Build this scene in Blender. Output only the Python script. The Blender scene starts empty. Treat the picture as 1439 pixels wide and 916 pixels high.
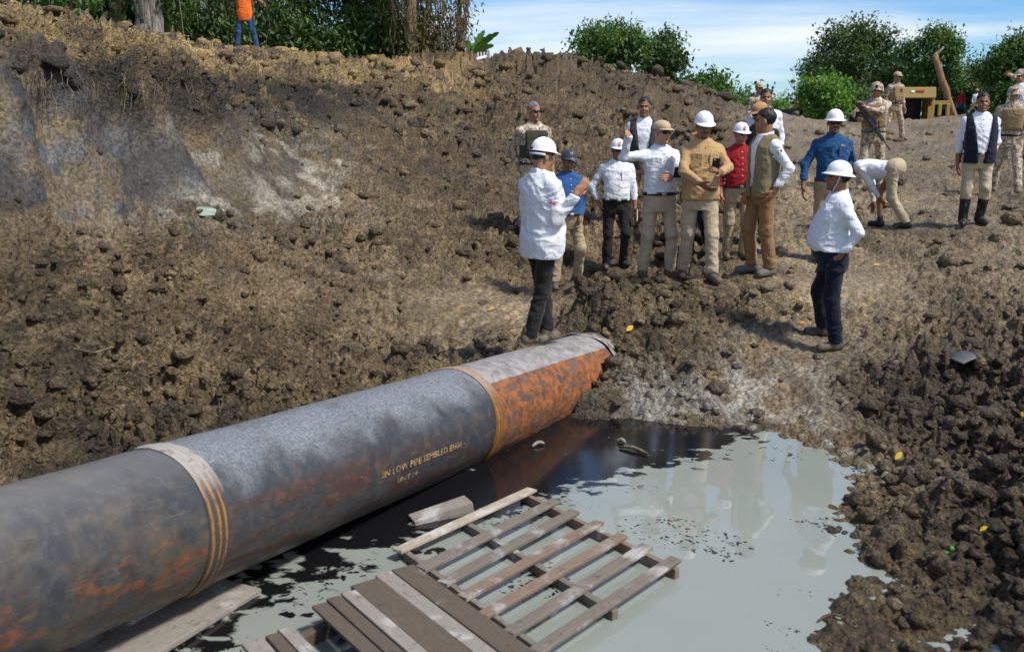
import bpy, bmesh, math, random
import numpy as np
from mathutils import Vector, Matrix
from mathutils.bvhtree import BVHTree

SC = bpy.context.scene
COL = SC.collection
R = math.radians

# ------------------------------------------------------------------ camera
CAM_H = 2.45                      # metres above the water in the pit
PITCH = math.atan(293.0 / 1400.0)
cam_d = bpy.data.cameras.new('camera')
cam_d.sensor_fit = 'HORIZONTAL'; cam_d.sensor_width = 36.0; cam_d.lens = 36.0 * 1400 / 1439
cam_d.clip_start = 0.05; cam_d.clip_end = 6000
cam_d.dof.use_dof = True; cam_d.dof.focus_distance = 11.0; cam_d.dof.aperture_fstop = 2.6
cam = bpy.data.objects.new('camera', cam_d); COL.objects.link(cam)
cam.location = (0, 0, CAM_H); cam.rotation_euler = (R(90) - PITCH, 0, 0)
SC.camera = cam

# ------------------------------------------------------------------ sky, sun, exposure
SUN_EL, SUN_AZ = 54.0, 122.0      # degrees; azimuth clockwise from +Y (to the camera's right, a little behind it)
world = bpy.data.worlds.new('World'); SC.world = world; world.use_nodes = True
_n = world.node_tree.nodes; _l = world.node_tree.links; _n.clear()
w_out = _n.new('ShaderNodeOutputWorld'); w_bg = _n.new('ShaderNodeBackground')
w_bg.inputs['Strength'].default_value = 0.085
sky = _n.new('ShaderNodeTexSky'); sky.sky_type = 'NISHITA'; sky.sun_disc = False
sky.sun_elevation = R(SUN_EL); sky.sun_rotation = R(SUN_AZ); sky.air_density = 1.0; sky.dust_density = 0.1; sky.ozone_density = 3.0
tc = _n.new('ShaderNodeTexCoord')
sep = _n.new('ShaderNodeSeparateXYZ'); _l.new(tc.outputs['Generated'], sep.inputs[0])
zc = _n.new('ShaderNodeMath'); zc.operation = 'MAXIMUM'; zc.inputs[1].default_value = 0.0; _l.new(sep.outputs['Z'], zc.inputs[0])
za = _n.new('ShaderNodeMath'); za.operation = 'ADD'; za.inputs[1].default_value = 0.16; _l.new(zc.outputs[0], za.inputs[0])
dx = _n.new('ShaderNodeMath'); dx.operation = 'DIVIDE'; _l.new(sep.outputs['X'], dx.inputs[0]); _l.new(za.outputs[0], dx.inputs[1])
dy = _n.new('ShaderNodeMath'); dy.operation = 'DIVIDE'; _l.new(sep.outputs['Y'], dy.inputs[0]); _l.new(za.outputs[0], dy.inputs[1])
cmb = _n.new('ShaderNodeCombineXYZ'); _l.new(dx.outputs[0], cmb.inputs[0]); _l.new(dy.outputs[0], cmb.inputs[1])
mp = _n.new('ShaderNodeMapping'); mp.inputs['Rotation'].default_value = (0, 0, R(18)); mp.inputs['Scale'].default_value = (0.62, 1.0, 1.0)
mp.inputs['Location'].default_value = (1.3, 0.35, 0)
_l.new(cmb.outputs[0], mp.inputs['Vector'])
cn = _n.new('ShaderNodeTexNoise'); cn.inputs['Scale'].default_value = 0.62; cn.inputs['Detail'].default_value = 8; cn.inputs['Roughness'].default_value = 0.52; cn.inputs['Distortion'].default_value = 0.5
_l.new(mp.outputs[0], cn.inputs['Vector'])
cr = _n.new('ShaderNodeMapRange'); cr.interpolation_type = 'SMOOTHSTEP'
cr.inputs['From Min'].default_value = 0.38; cr.inputs['From Max'].default_value = 0.64; cr.inputs['To Max'].default_value = 0.9
_l.new(cn.outputs['Fac'], cr.inputs['Value'])
cmix = _n.new('ShaderNodeMix'); cmix.data_type = 'RGBA'
cmix.inputs[7].default_value = (9.8, 10.2, 10.5, 1)
tint = _n.new('ShaderNodeMix'); tint.data_type = 'RGBA'; tint.blend_type = 'MULTIPLY'; tint.inputs[0].default_value = 1.0; tint.inputs[7].default_value = (0.60, 0.97, 1.38, 1)   # the deep tropical blue between the clouds
_l.new(sky.outputs[0], tint.inputs[6])
_l.new(cr.outputs[0], cmix.inputs[0]); _l.new(tint.outputs[2], cmix.inputs[6])
_l.new(cmix.outputs[2], w_bg.inputs['Color']); _l.new(w_bg.outputs[0], w_out.inputs[0])

sun_d = bpy.data.lights.new('sun', 'SUN'); sun_d.energy = 4.0; sun_d.angle = R(7); sun_d.color = (1.0, 0.95, 0.87)
sun = bpy.data.objects.new('sun', sun_d); COL.objects.link(sun)
_az, _el = R(SUN_AZ), R(SUN_EL)
SUN_DIR = Vector((math.sin(_az) * math.cos(_el), math.cos(_az) * math.cos(_el), math.sin(_el)))
sun.rotation_euler = SUN_DIR.to_track_quat('Z', 'Y').to_euler()
SC.view_settings.view_transform = 'Standard'; SC.view_settings.look = 'None'
SC.view_settings.exposure = 0.27; SC.view_settings.gamma = 1.0; SC.view_settings.use_curve_mapping = False

# ------------------------------------------------------------------ helpers
F_PX = 1400.0
def ray(u, v):
    a, b = (u - 719.5) / F_PX, (v - 458.0) / F_PX
    return np.array([a, math.cos(PITCH) - b * math.sin(PITCH), -math.sin(PITCH) - b * math.cos(PITCH)])
def at(u, v, y=None, z=None):
    """measure a place of the real site from the survey photograph: by its distance y or its height z"""
    d = ray(u, v)
    k = y / d[1] if y is not None else (z - CAM_H) / d[2]
    return np.array([0, 0, CAM_H]) + d * k

def tag(o, label=None, cat=None, group=None, kind=None):
    if label: o['label'] = label
    if cat: o['category'] = cat
    if group: o['group'] = group
    if kind: o['kind'] = kind
    return o
def empty(name, loc=(0, 0, 0), rz=0):
    o = bpy.data.objects.new(name, None); o.empty_display_size = 0.1; COL.objects.link(o)
    o.location = loc; o.rotation_euler = (0, 0, rz); return o
def link(name, me, mat=None, parent=None, smooth=True):
    o = bpy.data.objects.new(name, me); COL.objects.link(o)
    if mat is not None and not me.materials: me.materials.append(mat)
    if parent is not None: o.parent = parent
    if smooth and len(me.polygons): me.polygons.foreach_set('use_smooth', np.ones(len(me.polygons), bool))
    return o
def mesh_np(name, V, Q):
    """V (n,3) floats, Q (m,3|4) ints -> mesh, quickly"""
    V = np.ascontiguousarray(V, np.float32); Q = np.ascontiguousarray(Q, np.int32)
    me = bpy.data.meshes.new(name); k = Q.shape[1]
    me.vertices.add(len(V)); me.vertices.foreach_set('co', V.ravel())
    me.loops.add(Q.size); me.loops.foreach_set('vertex_index', Q.ravel())
    me.polygons.add(len(Q)); me.polygons.foreach_set('loop_start', np.arange(0, Q.size, k, dtype=np.int32))
    me.update(calc_edges=True); me.validate()
    return me
def color_attr(me, name, C):
    a = me.color_attributes.new(name, 'FLOAT_COLOR', 'POINT')
    C = np.concatenate([C, np.ones((len(C), 1))], 1) if C.shape[1] == 3 else C
    a.data.foreach_set('color', np.ascontiguousarray(C, np.float32).ravel())

# ---- numpy noise (threads share the work)
from concurrent.futures import ThreadPoolExecutor
_POOL = ThreadPoolExecutor(4)
def _h(ix, iy, iz, s):
    n = (ix * np.uint32(73856093)) ^ (iy * np.uint32(19349663)) ^ (iz * np.uint32(83492791)) ^ np.uint32((s * 2654435761) & 0xffffffff)
    n ^= n >> np.uint32(13); n *= np.uint32(1274126177); n ^= n >> np.uint32(15); n *= np.uint32(668265263); n ^= n >> np.uint32(12)
    return (n & np.uint32(0xffffff)).astype(np.float32) * np.float32(1 / 16777215.0)
def _par(fn, P):
    if len(P) < 30000: return fn(P)
    parts = list(_POOL.map(fn, np.array_split(P, max(4, len(P) // 40000))))
    return tuple(np.concatenate(x) for x in zip(*parts)) if isinstance(parts[0], tuple) else np.concatenate(parts)
def _u(i): return i.astype(np.int32).view(np.uint32)
def vnoise(P, f, seed=0):
    def run(P):
        P = (P * f).astype(np.float32); i = np.floor(P); t = P - i; t = t * t * t * (t * (t * 6 - 15) + 10)
        i = _u(i); x, y, z = i[:, 0].copy(), i[:, 1].copy(), i[:, 2].copy(); tx, ty, tz = t[:, 0], t[:, 1], t[:, 2]; o = np.uint32(1)
        x1, y1, z1 = x + o, y + o, z + o
        def lx(yy, zz): a = _h(x, yy, zz, seed); return a + (_h(x1, yy, zz, seed) - a) * tx
        a0 = lx(y, z); a0 += (lx(y1, z) - a0) * ty; b0 = lx(y, z1); b0 += (lx(y1, z1) - b0) * ty
        return (a0 + (b0 - a0) * tz) * 2 - 1
    return _par(run, P)
def fbm(P, f, octs=4, seed=0, gain=0.5):
    o = 0; a = 1.0; n = 0
    for k in range(octs):
        o = o + a * vnoise(P + 17.3 * k, f * 2.03 ** k, seed + k); n += a; a *= gain
    return o / n
def worley(P, f, seed=0):
    def run(P):
        P = (P * f).astype(np.float32); i0 = np.floor(P); t = P - i0; i = _u(i0)
        best = np.full(len(P), 9.0, np.float32); sec = best.copy(); cid = np.zeros(len(P), np.float32)
        for a in (-1, 0, 1):
            for b in (-1, 0, 1):
                for c in (-1, 0, 1):
                    k = np.array([a, b, c], np.int32).view(np.uint32); x, y, z = i[:, 0] + k[0], i[:, 1] + k[1], i[:, 2] + k[2]
                    h0 = _h(x, y, z, seed); d = (a + h0 - t[:, 0]) ** 2 + (b + _h(x, y, z, seed + 1) - t[:, 1]) ** 2 + (c + _h(x, y, z, seed + 2) - t[:, 2]) ** 2
                    m = d < best; sec = np.where(m, best, np.minimum(sec, d)); best = np.where(m, d, best); cid = np.where(m, h0, cid)
        return np.sqrt(best), np.sqrt(sec), cid
    return _par(run, P)
def sstep(x, a, b):
    t = np.clip((x - a) / (b - a), 0, 1); return t * t * (3 - 2 * t)

# ---- node material helper
class NT:
    def __init__(s, name, rough=0.8, spec=0.3):
        s.m = bpy.data.materials.new(name); s.m.use_nodes = True
        s.n = s.m.node_tree.nodes; s.l = s.m.node_tree.links
        s.b = s.n['Principled BSDF']; s.b.inputs['Roughness'].default_value = rough
        s.b.inputs['Specular IOR Level'].default_value = spec
    def node(s, t, **kw):
        x = s.n.new('ShaderNode' + t)
        for k, v in kw.items(): setattr(x, k, v)
        return x
    def put(s, sock, v):
        if hasattr(v, 'is_output'): s.l.new(v, sock)
        elif v is not None: sock.default_value = v
    def coord(s, kind='Object', scale=None, rot=None):
        o = s.node('TexCoord').outputs[kind]
        if scale is not None or rot is not None:
            m = s.node('Mapping'); s.l.new(o, m.inputs[0])
            if scale is not None: m.inputs['Scale'].default_value = scale
            if rot is not None: m.inputs['Rotation'].default_value = rot
            o = m.outputs[0]
        return o
    def noise(s, vec, scale, detail=4, rough=0.55, dist=0.0):
        x = s.node('TexNoise'); s.put(x.inputs['Vector'], vec); x.inputs['Scale'].default_value = scale
        x.inputs['Detail'].default_value = detail; x.inputs['Roughness'].default_value = rough; x.inputs['Distortion'].default_value = dist
        return x.outputs['Fac']
    def vor(s, vec, scale, feature='F1'):
        x = s.node('TexVoronoi'); x.feature = feature; s.put(x.inputs['Vector'], vec); x.inputs['Scale'].default_value = scale
        return x.outputs['Distance']
    def rng(s, v, a, b, c=0.0, d=1.0, smooth=True):
        x = s.node('MapRange'); x.interpolation_type = 'SMOOTHSTEP' if smooth else 'LINEAR'
        s.put(x.inputs['Value'], v)
        for k, q in zip(('From Min', 'From Max', 'To Min', 'To Max'), (a, b, c, d)): s.put(x.inputs[k], q)
        return x.outputs[0]
    def mix(s, f, a, b, mode='MIX'):
        x = s.node('Mix'); x.data_type = 'RGBA'; x.blend_type = mode
        s.put(x.inputs[0], f); s.put(x.inputs[6], rgb(a)); s.put(x.inputs[7], rgb(b)); return x.outputs[2]
    def math(s, op, a, b=None, c=None):
        x = s.node('Math'); x.operation = op; s.put(x.inputs[0], a)
        if b is not None: s.put(x.inputs[1], b)
        if c is not None: s.put(x.inputs[2], c)
        return x.outputs[0]
    def attr(s, name):
        x = s.node('Attribute'); x.attribute_name = name; return x
    def bump(s, h, strength=0.5, dist=0.02, normal=None):
        x = s.node('Bump'); x.inputs['Strength'].default_value = strength; x.inputs['Distance'].default_value = dist
        s.put(x.inputs['Height'], h)
        if normal is not None: s.l.new(normal, x.inputs['Normal'])
        return x.outputs[0]
    def done(s, col=None, rough=None, normal=None, **kw):
        if col is not None: s.put(s.b.inputs['Base Color'], rgb(col))
        if rough is not None: s.put(s.b.inputs['Roughness'], rough)
        if normal is not None: s.l.new(normal, s.b.inputs['Normal'])
        for k, v in kw.items(): s.put(s.b.inputs[k], v)
        return s.m
def rgb(c):
    return (*c, 1.0) if isinstance(c, tuple) and len(c) == 3 else c

def boxed(name, mat, parent, c, size, rot=None, bevel=0.004, seg=1, jitter=0.0, rnd=None):
    """a chamfered box part, optionally with uneven corners; rot = Matrix 3x3"""
    bm = bmesh.new(); bmesh.ops.create_cube(bm, size=1.0)
    for v in bm.verts: v.co = Vector((v.co.x * size[0], v.co.y * size[1], v.co.z * size[2]))
    if jitter and rnd:
        for v in bm.verts: v.co += Vector((rnd.uniform(-1, 1), rnd.uniform(-1, 1), rnd.uniform(-1, 1))) * jitter
    if bevel: bmesh.ops.bevel(bm, geom=list(bm.edges), offset=bevel, segments=seg, affect='EDGES', profile=0.6)
    me = bpy.data.meshes.new(name); bm.to_mesh(me); bm.free()
    o = link(name, me, mat, parent, smooth=False)
    M = (rot.to_4x4() if rot is not None else Matrix.Identity(4)); M.translation = Vector(c)
    o.matrix_local = M
    return o
def tube_np(P, rad, seg=8, cap=True):
    """swept tube: P (n,3) path, rad scalar or (n,)"""
    P = np.asarray(P, float); n = len(P); rad = np.broadcast_to(np.asarray(rad, float), (n,))
    T = np.gradient(P, axis=0); T /= np.linalg.norm(T, axis=1, keepdims=True) + 1e-9
    up = np.array([0, 0, 1.0]) if abs(T[0, 2]) < 0.9 else np.array([1.0, 0, 0])
    V = []; N = np.cross(T[0], up); N /= np.linalg.norm(N)
    for k in range(n):
        N = N - T[k] * np.dot(N, T[k]); N /= np.linalg.norm(N) + 1e-9; B = np.cross(T[k], N)
        a = np.arange(seg) * 2 * np.pi / seg
        V.append(P[k] + rad[k] * (np.cos(a)[:, None] * N + np.sin(a)[:, None] * B))
    V = np.concatenate(V); i = np.arange(seg); j = (i + 1) % seg
    Q = np.concatenate([np.stack([k * seg + i, k * seg + j, (k + 1) * seg + j, (k + 1) * seg + i], 1) for k in range(n - 1)])
    if cap:
        V = np.concatenate([V, P[:1], P[-1:]]); a, b = len(V) - 2, len(V) - 1
        Q = np.concatenate([Q, np.stack([i, np.full(seg, a), np.full(seg, a), j], 1)[:, [0, 1, 1, 3]], np.stack([(n-1)*seg + i, (n-1)*seg + j, np.full(seg, b), np.full(seg, b)], 1)])
    return V, Q
def tri(Q):
    """quads (some degenerate) -> triangles without degenerate ones"""
    if Q.shape[1] == 3: return Q
    T = np.concatenate([Q[:, [0, 1, 2]], Q[:, [0, 2, 3]]])
    ok = (T[:, 0] != T[:, 1]) & (T[:, 1] != T[:, 2]) & (T[:, 0] != T[:, 2]); return T[ok]
class MB:
    """collects numpy pieces into one mesh"""
    def __init__(s): s.V = []; s.T = []; s.n = 0
    def add(s, V, Q): s.V.append(np.asarray(V, float)); s.T.append(tri(np.asarray(Q, np.int64)) + s.n); s.n += len(V); return s
    def tube(s, P, r, seg=8): return s.add(*tube_np(P, r, seg))
    def mesh(s, name): return mesh_np(name, np.concatenate(s.V), np.concatenate(s.T))
    def build(s, name, mat, parent=None, smooth=True): return link(name, s.mesh(name), mat, parent, smooth)

# ------------------------------------------------------------------ the pit, its banks and the field behind
# survey points: (u, v, distance) measured on the photograph, (u, v, None, height) on the shore
PIPE_R = 0.38
def pipe_axis(y):  return np.array([-1.016 + 0.5372 * (y - 6), y, 0.359 - 0.0911 * (y - 6)])
SURV = [
 # left bank: crest, cut lip, cut face, talus, toe
 (-260,50,7.2),(-260,130,6.6),(-260,330,6.0),(-260,500,5.5),(-260,620,5.2),
 (-100,44,9.0),(0,44,10.5),(0,110,8.5),(0,200,8.3),(0,280,8.1),(0,335,7.75),(0,400,7.45),(0,500,7.1),(0,600,6.7),(0,652,6.5),
 (100,50,12.5),(100,105,9.6),(100,200,9.4),(100,290,9.15),(100,345,8.55),(100,400,8.15),(100,500,7.6),(100,580,7.1),(100,640,6.75),
 (200,62,15.5),(200,112,11.0),(200,200,10.8),(200,290,10.4),(200,345,9.5),(200,400,8.9),(200,500,8.0),(200,580,7.3),(200,618,7.0),
 (300,74,19),(300,118,13.0),(300,200,12.6),(300,290,12.0),(300,345,10.6),(300,400,9.6),(300,500,8.2),(300,585,7.2),
 (400,88,22),(400,140,15.4),(400,200,14.6),(400,290,13.2),(400,345,11.5),(400,400,10.2),(400,500,8.5),(400,560,7.6),
 (500,96,24),(500,150,18),(500,220,15.2),(500,300,12.9),(500,400,10.5),(500,480,9.0),(500,540,7.95),
 (600,97,25.5),(600,180,19),(600,280,14.5),(600,350,12.3),(600,430,10.2),(600,508,8.6),
 (680,88,27),(680,160,21),(680,250,16),(680,340,12.8),(680,430,10.4),(680,490,8.95),
 (740,74,28),(740,150,22),(740,240,16.8),(740,330,13.3),(740,410,11.1),(740,470,9.3),
 (800,82,29),(800,170,21),(800,240,17),(800,340,13),
 (860,103,30),(860,200,19.5),(860,260,15.8),(860,330,13.2),(860,385,12.0),
 (960,128,32),(960,200,20),(960,300,14),(960,386,11.1),
 (1053,232,22.5),(1010,148,33),(1045,183,36),(1045,250,17),(1045,362,11.9),
 (1080,186,40),
 # the berm in front of the group and the shore below it
 (822,478,9.4),(845,500,9.15),(815,420,10.3),(840,395,10.6),(900,392,10.7),(1000,393,10.6),(1080,388,10.6),(1110,400,10.6),
 (850,455,9.6),(930,440,9.7),(1020,435,9.8),(1090,440,9.9),
 (870,520,8.75),(950,510,8.85),(1040,505,8.95),
 (865,572,None,.05),(950,588,None,.01),(1020,590,None,.01),(1090,598,None,.02),
 # right: path and field
 (1120,178,48),(1120,230,20),(1120,310,14),(1140,375,11.5),(1120,450,10),(1130,490,9.35),(1110,550,8.15),
 (1170,186,40),(1170,487,9.3),(1230,470,9.5),
 (1238,200,27),(1240,192,33),(1240,230,20.5),(1272,318,13),(1240,400,11),(1250,480,9.3),
 (1281,166,31),(1320,161,34),(1300,230,20),(1300,300,14),
 (1370,165,33),(1370,230,19),(1370,313,12.7),(1370,400,10.6),(1370,500,8.55),(1370,600,6.95),(1380,700,5.75),(1390,800,4.95),(1400,900,4.3),
 (1439,178,28),(1410,277,16.3),(1406,229,19.5),(1422,199,23),(1439,270,15.5),(1439,400,10.4),(1439,500,8.4),(1439,600,6.8),(1439,700,5.6),(1439,800,4.8),
 (1560,200,18),(1560,400,10),(1560,600,6.5),(1560,800,4.6),(1600,1000,3.6),
 (1260,580,7.45),(1290,700,5.8),(1300,800,4.95),(1290,890,4.4),
 # shore of the pond
 (1150,634,None,.02),(1194,690,None,.02),(1217,740,None,.02),(1225,800,None,.02),(1203,850,None,.03),(1145,895,None,.03),(1110,960,None,.03),(1260,740,5.45),(1250,850,4.6),(1200,905,4.25),
 # behind the pipe
 (60,668,None,.02),(140,640,None,.0),(250,600,None,-.02),(400,560,None,-.02),(520,532,None,-.02),(600,505,None,.1),
]
SW = [at(*s[:2], y=s[2]) if len(s) == 3 else at(s[0], s[1], z=s[3]) for s in SURV]
SW += [np.array(q, float) for q in (
 # pond bed
 (0,4.5,-.3),(1.0,5,-.3),(.6,7,-.3),(1.5,6.3,-.25),(-1,4,-.3),(-1.5,3.4,-.3),(1.2,4.2,-.25),(-.6,6,-.3),(.9,7.7,-.2),(-1.6,5.6,-.25),(-2.4,5.6,-.2),
 (0,3.2,-.2),(.8,3.2,-.1),(-1.2,2.5,-.1),(-2.8,3.6,-.1),(-3.2,5,-.1),(-2.6,4.6,-.25),(-.9,7.1,-.12),(-1.4,7.0,-.08),(-2.0,6.5,-.1),(-3.0,5.9,.0),
 # bank the photographer stands on
 (0,1.6,.5),(1.5,1.8,.5),(-1.6,1.4,.4),(0,.4,.8),(2.4,2.6,.35),(-4,2,.4),
 # field and far country
 (-30,60,3.5),(-10,60,3.2),(10,60,2.05),(30,60,2.4),(0,100,2.2),(60,100,2.5),(-60,100,3),(12,75,1.95),(25,45,2.6),(-8,36,3.6),(-15,30,3.8),(-20,20,3.7),(-5.6,25,3.9),(2,36,2.9),(6,38,2.2),
 (0,900,2.2),(500,900,2.2),(-500,900,2.2),(0,300,2.2),(-200,300,2.5),(200,300,2.4),(-12,9,3.8),(-10,5,3.4),(-8,3,3.0))]
SW = np.array(SW)
def _warp(P):
    r = np.hypot(P[:, 0], P[:, 1]) + 1e-6
    return np.stack([np.arctan2(P[:, 0], P[:, 1]) * 2.2, np.log(r) * 2.2], 1)
_WS = _warp(SW)
def _ker(A, B): return np.sqrt(((A[:, None] - B[None]) ** 2).sum(-1) + 0.05 ** 2)
_n0 = len(SW)
_A = np.zeros((_n0 + 3, _n0 + 3)); _A[:_n0, :_n0] = _ker(_WS, _WS) - np.eye(_n0) * 0.012
_A[:_n0, _n0] = 1; _A[:_n0, _n0 + 1:] = _WS; _A[_n0:, :_n0] = _A[:_n0, _n0:].T
_W = np.linalg.solve(_A, np.concatenate([SW[:, 2], np.zeros(3)]))
def base_h(P):
    out = np.empty(len(P)); Q = _warp(P)
    Ws = _WS.astype(np.float32); w = _W[:_n0].astype(np.float32)
    def run(q):
        q32 = q.astype(np.float32); d = (q32[:, :1] - Ws[:, 0]) ** 2; d += (q32[:, 1:] - Ws[:, 1]) ** 2; d += np.float32(.0025); np.sqrt(d, out=d)
        return d @ w + _W[_n0] + q @ _W[_n0 + 1:]
    return _par(run, Q)

# polar sheet: dense in the pit, coarse towards the horizon
_rows = np.concatenate([np.geomspace(0.6, 3.6, 60, endpoint=False), np.geomspace(3.6, 24, 640, endpoint=False), np.geomspace(24, 60, 90, endpoint=False), np.geomspace(60, 3000, 40)])
_cols = np.concatenate([np.linspace(-75, -36, 40, endpoint=False), np.linspace(-36, 35, 720, endpoint=False), np.linspace(35, 75, 40)])
_th, _rr = np.meshgrid(np.radians(_cols), _rows)
G = np.stack([(_rr * np.sin(_th)).ravel(), (_rr * np.cos(_th)).ravel(), np.zeros(_th.size)], 1)
_nr, _nc = len(_rows), len(_cols)
G[:, 2] = base_h(G)
def grid_normals(P):
    Pg = P.reshape(_nr, _nc, 3); a = np.gradient(Pg, axis=0); b = np.gradient(Pg, axis=1)
    n = np.cross(b, a).reshape(-1, 3); n /= np.linalg.norm(n, axis=1, keepdims=True) + 1e-9
    return np.where(n[:, 2:] < 0, -n, n)
Gw = G + .55 * np.stack([fbm(G, 1.0, 4, 205, .6), fbm(G, 1.0, 4, 215, .6), .7 * fbm(G, 1.0, 4, 225, .6)], 1)      # ragged edges for the masks
def blob(u, v, y, sx, sy=None, sz=None):
    """soft mask round a surveyed place, in metres"""
    c = at(u, v, y=y); s = np.array([sx, sy or sx, sz or sx]); return np.exp(-(((Gw - c) / s) ** 2).sum(1))
_Nrm = grid_normals(G); _far = np.hypot(G[:, 0], G[:, 1]); _z0 = G[:, 2].copy()
# how rough the mud is, by place
m_cut = np.clip(blob(0,200,8.2,1.0,1.2,.55) + blob(60,200,8.5,1.0,1.2,.55) + blob(130,220,9.6,1.1,1.2,.6) + blob(230,240,11,1.2,1.2,.55) + blob(340,240,12.9,1.1,1.3,.55) + blob(400,260,14,1.,1.2,.5), 0, 1)   # smooth bucket-cut face
m_path = np.clip(blob(1130,500,9.2,.8,.8,.5) + blob(1110,560,8.1,.6,.6,.4) + blob(700,440,10.2,.7,1,.5) + blob(1180,420,10.6,.8,1,.5) + .8*blob(1060,480,9.2,.5), 0, 1)
m_right = sstep(G[:, 0] - 0.19 * G[:, 1], 1.0, 1.9) * sstep(-_far, -13, -7)
m_crest = sstep(_z0, 2.55, 3.1) * sstep(-_far, -36, -30)
m_field = sstep(G[:, 0] / np.maximum(G[:, 1], 1) + .05 * fbm(G, .8, 3, 311), .19, .27) * sstep(_far, 10.5, 12.5)
m_shore = np.exp(-(_z0 / 0.16) ** 2) * (_far < 11)
m_tread = np.clip(blob(640,400,11,1.0,1.2,.6) + blob(560,430,10,1.0,1.0,.5) + blob(480,470,9.2,.9,.8,.4) + .7*blob(430,400,10.4,.9,1,.5), 0, 1) * sstep(fbm(G, .9, 3, 301), -.35, .2)
m_mound = np.clip(blob(740,120,25,3.5,5,1.8) + blob(640,130,23,3,5,1.5) + blob(860,160,24,3,6,1.3), 0, 1)
rough = np.clip(0.9 - 0.72 * m_cut - 0.6 * m_path + 0.35 * m_right + 0.35 * m_crest - 0.5 * m_field - 0.35 * m_tread + .5 * m_mound, 0.12, 1.7)
rough *= 1 - 0.6 * m_shore
# trodden spots where people stand
m_feet = np.zeros(len(G))
for (fu, fy) in ((780,10.9),(812,11.15),(852,12.2),(876,12.25),(904,11.1),(942,11.05),(960,10.88),(1001,10.58),(1021,11.95),(1044,11.9),(1054,10.88),(1080,10.7),(1146,11.8),(1174,11.85),(1172,9.2),(1153,9.63),(1272,12.9),(1234,13.18),(1353,12.65),(1377,12.65),(1394,16.6),(1430,16.0)):
    fx = at(fu, 380, y=fy)[0]; m_feet = np.maximum(m_feet, np.exp(-(((G[:, 0] - fx) / .26) ** 2 + ((G[:, 1] - fy + .08) / .34) ** 2) ** 2))
rough *= 1 - .8 * m_feet
rough *= np.where(_z0 < -0.05, 0.25, 1.0) * sstep(-_far, -70, -30)
Pn = G * np.array([1, 1, 1.25])
wx = np.stack([fbm(Pn, 1.1, 2, 5), fbm(Pn, 1.1, 2, 15), fbm(Pn, 1.1, 2, 25)], 1) * .25
big = fbm(Pn + wx, 0.9, 3, 31)
F1, F2, cid = worley(Pn + wx, 3.6, 41)
G1, G2, cid2 = worley(Pn + wx * .5, 9.0, 61)
lump = np.abs(vnoise(Pn, 17, 81)); cid3 = vnoise(Pn, 5, 83) * .5 + .5
fine = fbm(Pn, 16, 3, 91)
clod1 = (np.clip(1 - F1 * 1.15, 0, 1) ** 0.8 - .3) * (0.35 + 0.65 * sstep(cid, .25, .9))
clod2 = (np.clip(1 - G1 * 1.15, 0, 1) ** 0.8 - .3) * (0.35 + 0.65 * sstep(cid2, .25, .9))
clod3 = (.5 - lump) * cid3
patch = sstep(fbm(Pn, .8, 2, 71), -.35, .45)
crack = np.clip((F2 - F1) * 2.2, 0, 1) ** .6 - 1; crack2 = np.clip((G2 - G1) * 2.2, 0, 1) ** .6 - 1
disp = rough * (0.20 * big + 0.24 * clod1 * (0.25 + 0.75 * patch) + 0.14 * clod2 * (0.4 + .6 * patch) + 0.07 * crack * patch + .05 * crack2 + 0.07 * clod3 + 0.09 * fine)
# drag and bucket-tooth marks on the cut, and the grooves by the track
gu = G[:, 0] * 0.86 + G[:, 1] * 0.5
disp += m_cut * 0.035 * (vnoise(np.stack([gu * 5.5, G[:, 2] * .5, gu * 0], 1), 1.0, 7)) + m_cut * .03 * fbm(Pn, 5, 2, 9)
gr = blob(715, 432, 10.3, .55, .6, .5); gd = G[:, 0] * .83 - G[:, 1] * .56
disp += gr * 0.03 * np.sin(gd * 34)
Lp = sstep(_z0, 2.2, 2.75) * sstep(-_z0, -3.3, -2.8) * sstep(-G[:, 0], 3.0, 4.0) * sstep(-_far, -15, -12)
disp += Lp * 0.10
disp += m_mound * (.28 * (np.abs(fbm(Pn, .75, 2, 401)) * 2 - .5)); G += _Nrm * disp[:, None]
# keep the trench free under and behind the pipe
ax_t = np.clip(G[:, 1], 2.4, 8.95); ax = np.stack([-1.016 + .5372 * (ax_t - 6), ax_t, .359 - .0911 * (ax_t - 6)], 1)
G[:, 2] = np.where(np.hypot(G[:, 0] - ax[:, 0], (G[:, 1] - ax[:, 1])) < .42, np.minimum(G[:, 2], ax[:, 2] - .42), G[:, 2])
# soil heaped over the place where the pipe dives into the berm
_hp = pipe_axis(9.62); G[:, 2] += .40 * np.exp(-((G[:, 0] - _hp[0]) / .38) ** 2 - ((G[:, 1] - _hp[1]) / .30) ** 2) * (.8 + .5 * fine)
_i = np.arange(_nr * _nc).reshape(_nr, _nc)
Q = np.stack([_i[:-1, :-1], _i[:-1, 1:], _i[1:, 1:], _i[1:, :-1]], -1).reshape(-1, 4)
g_me = mesh_np('ground', G, Q)

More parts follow.
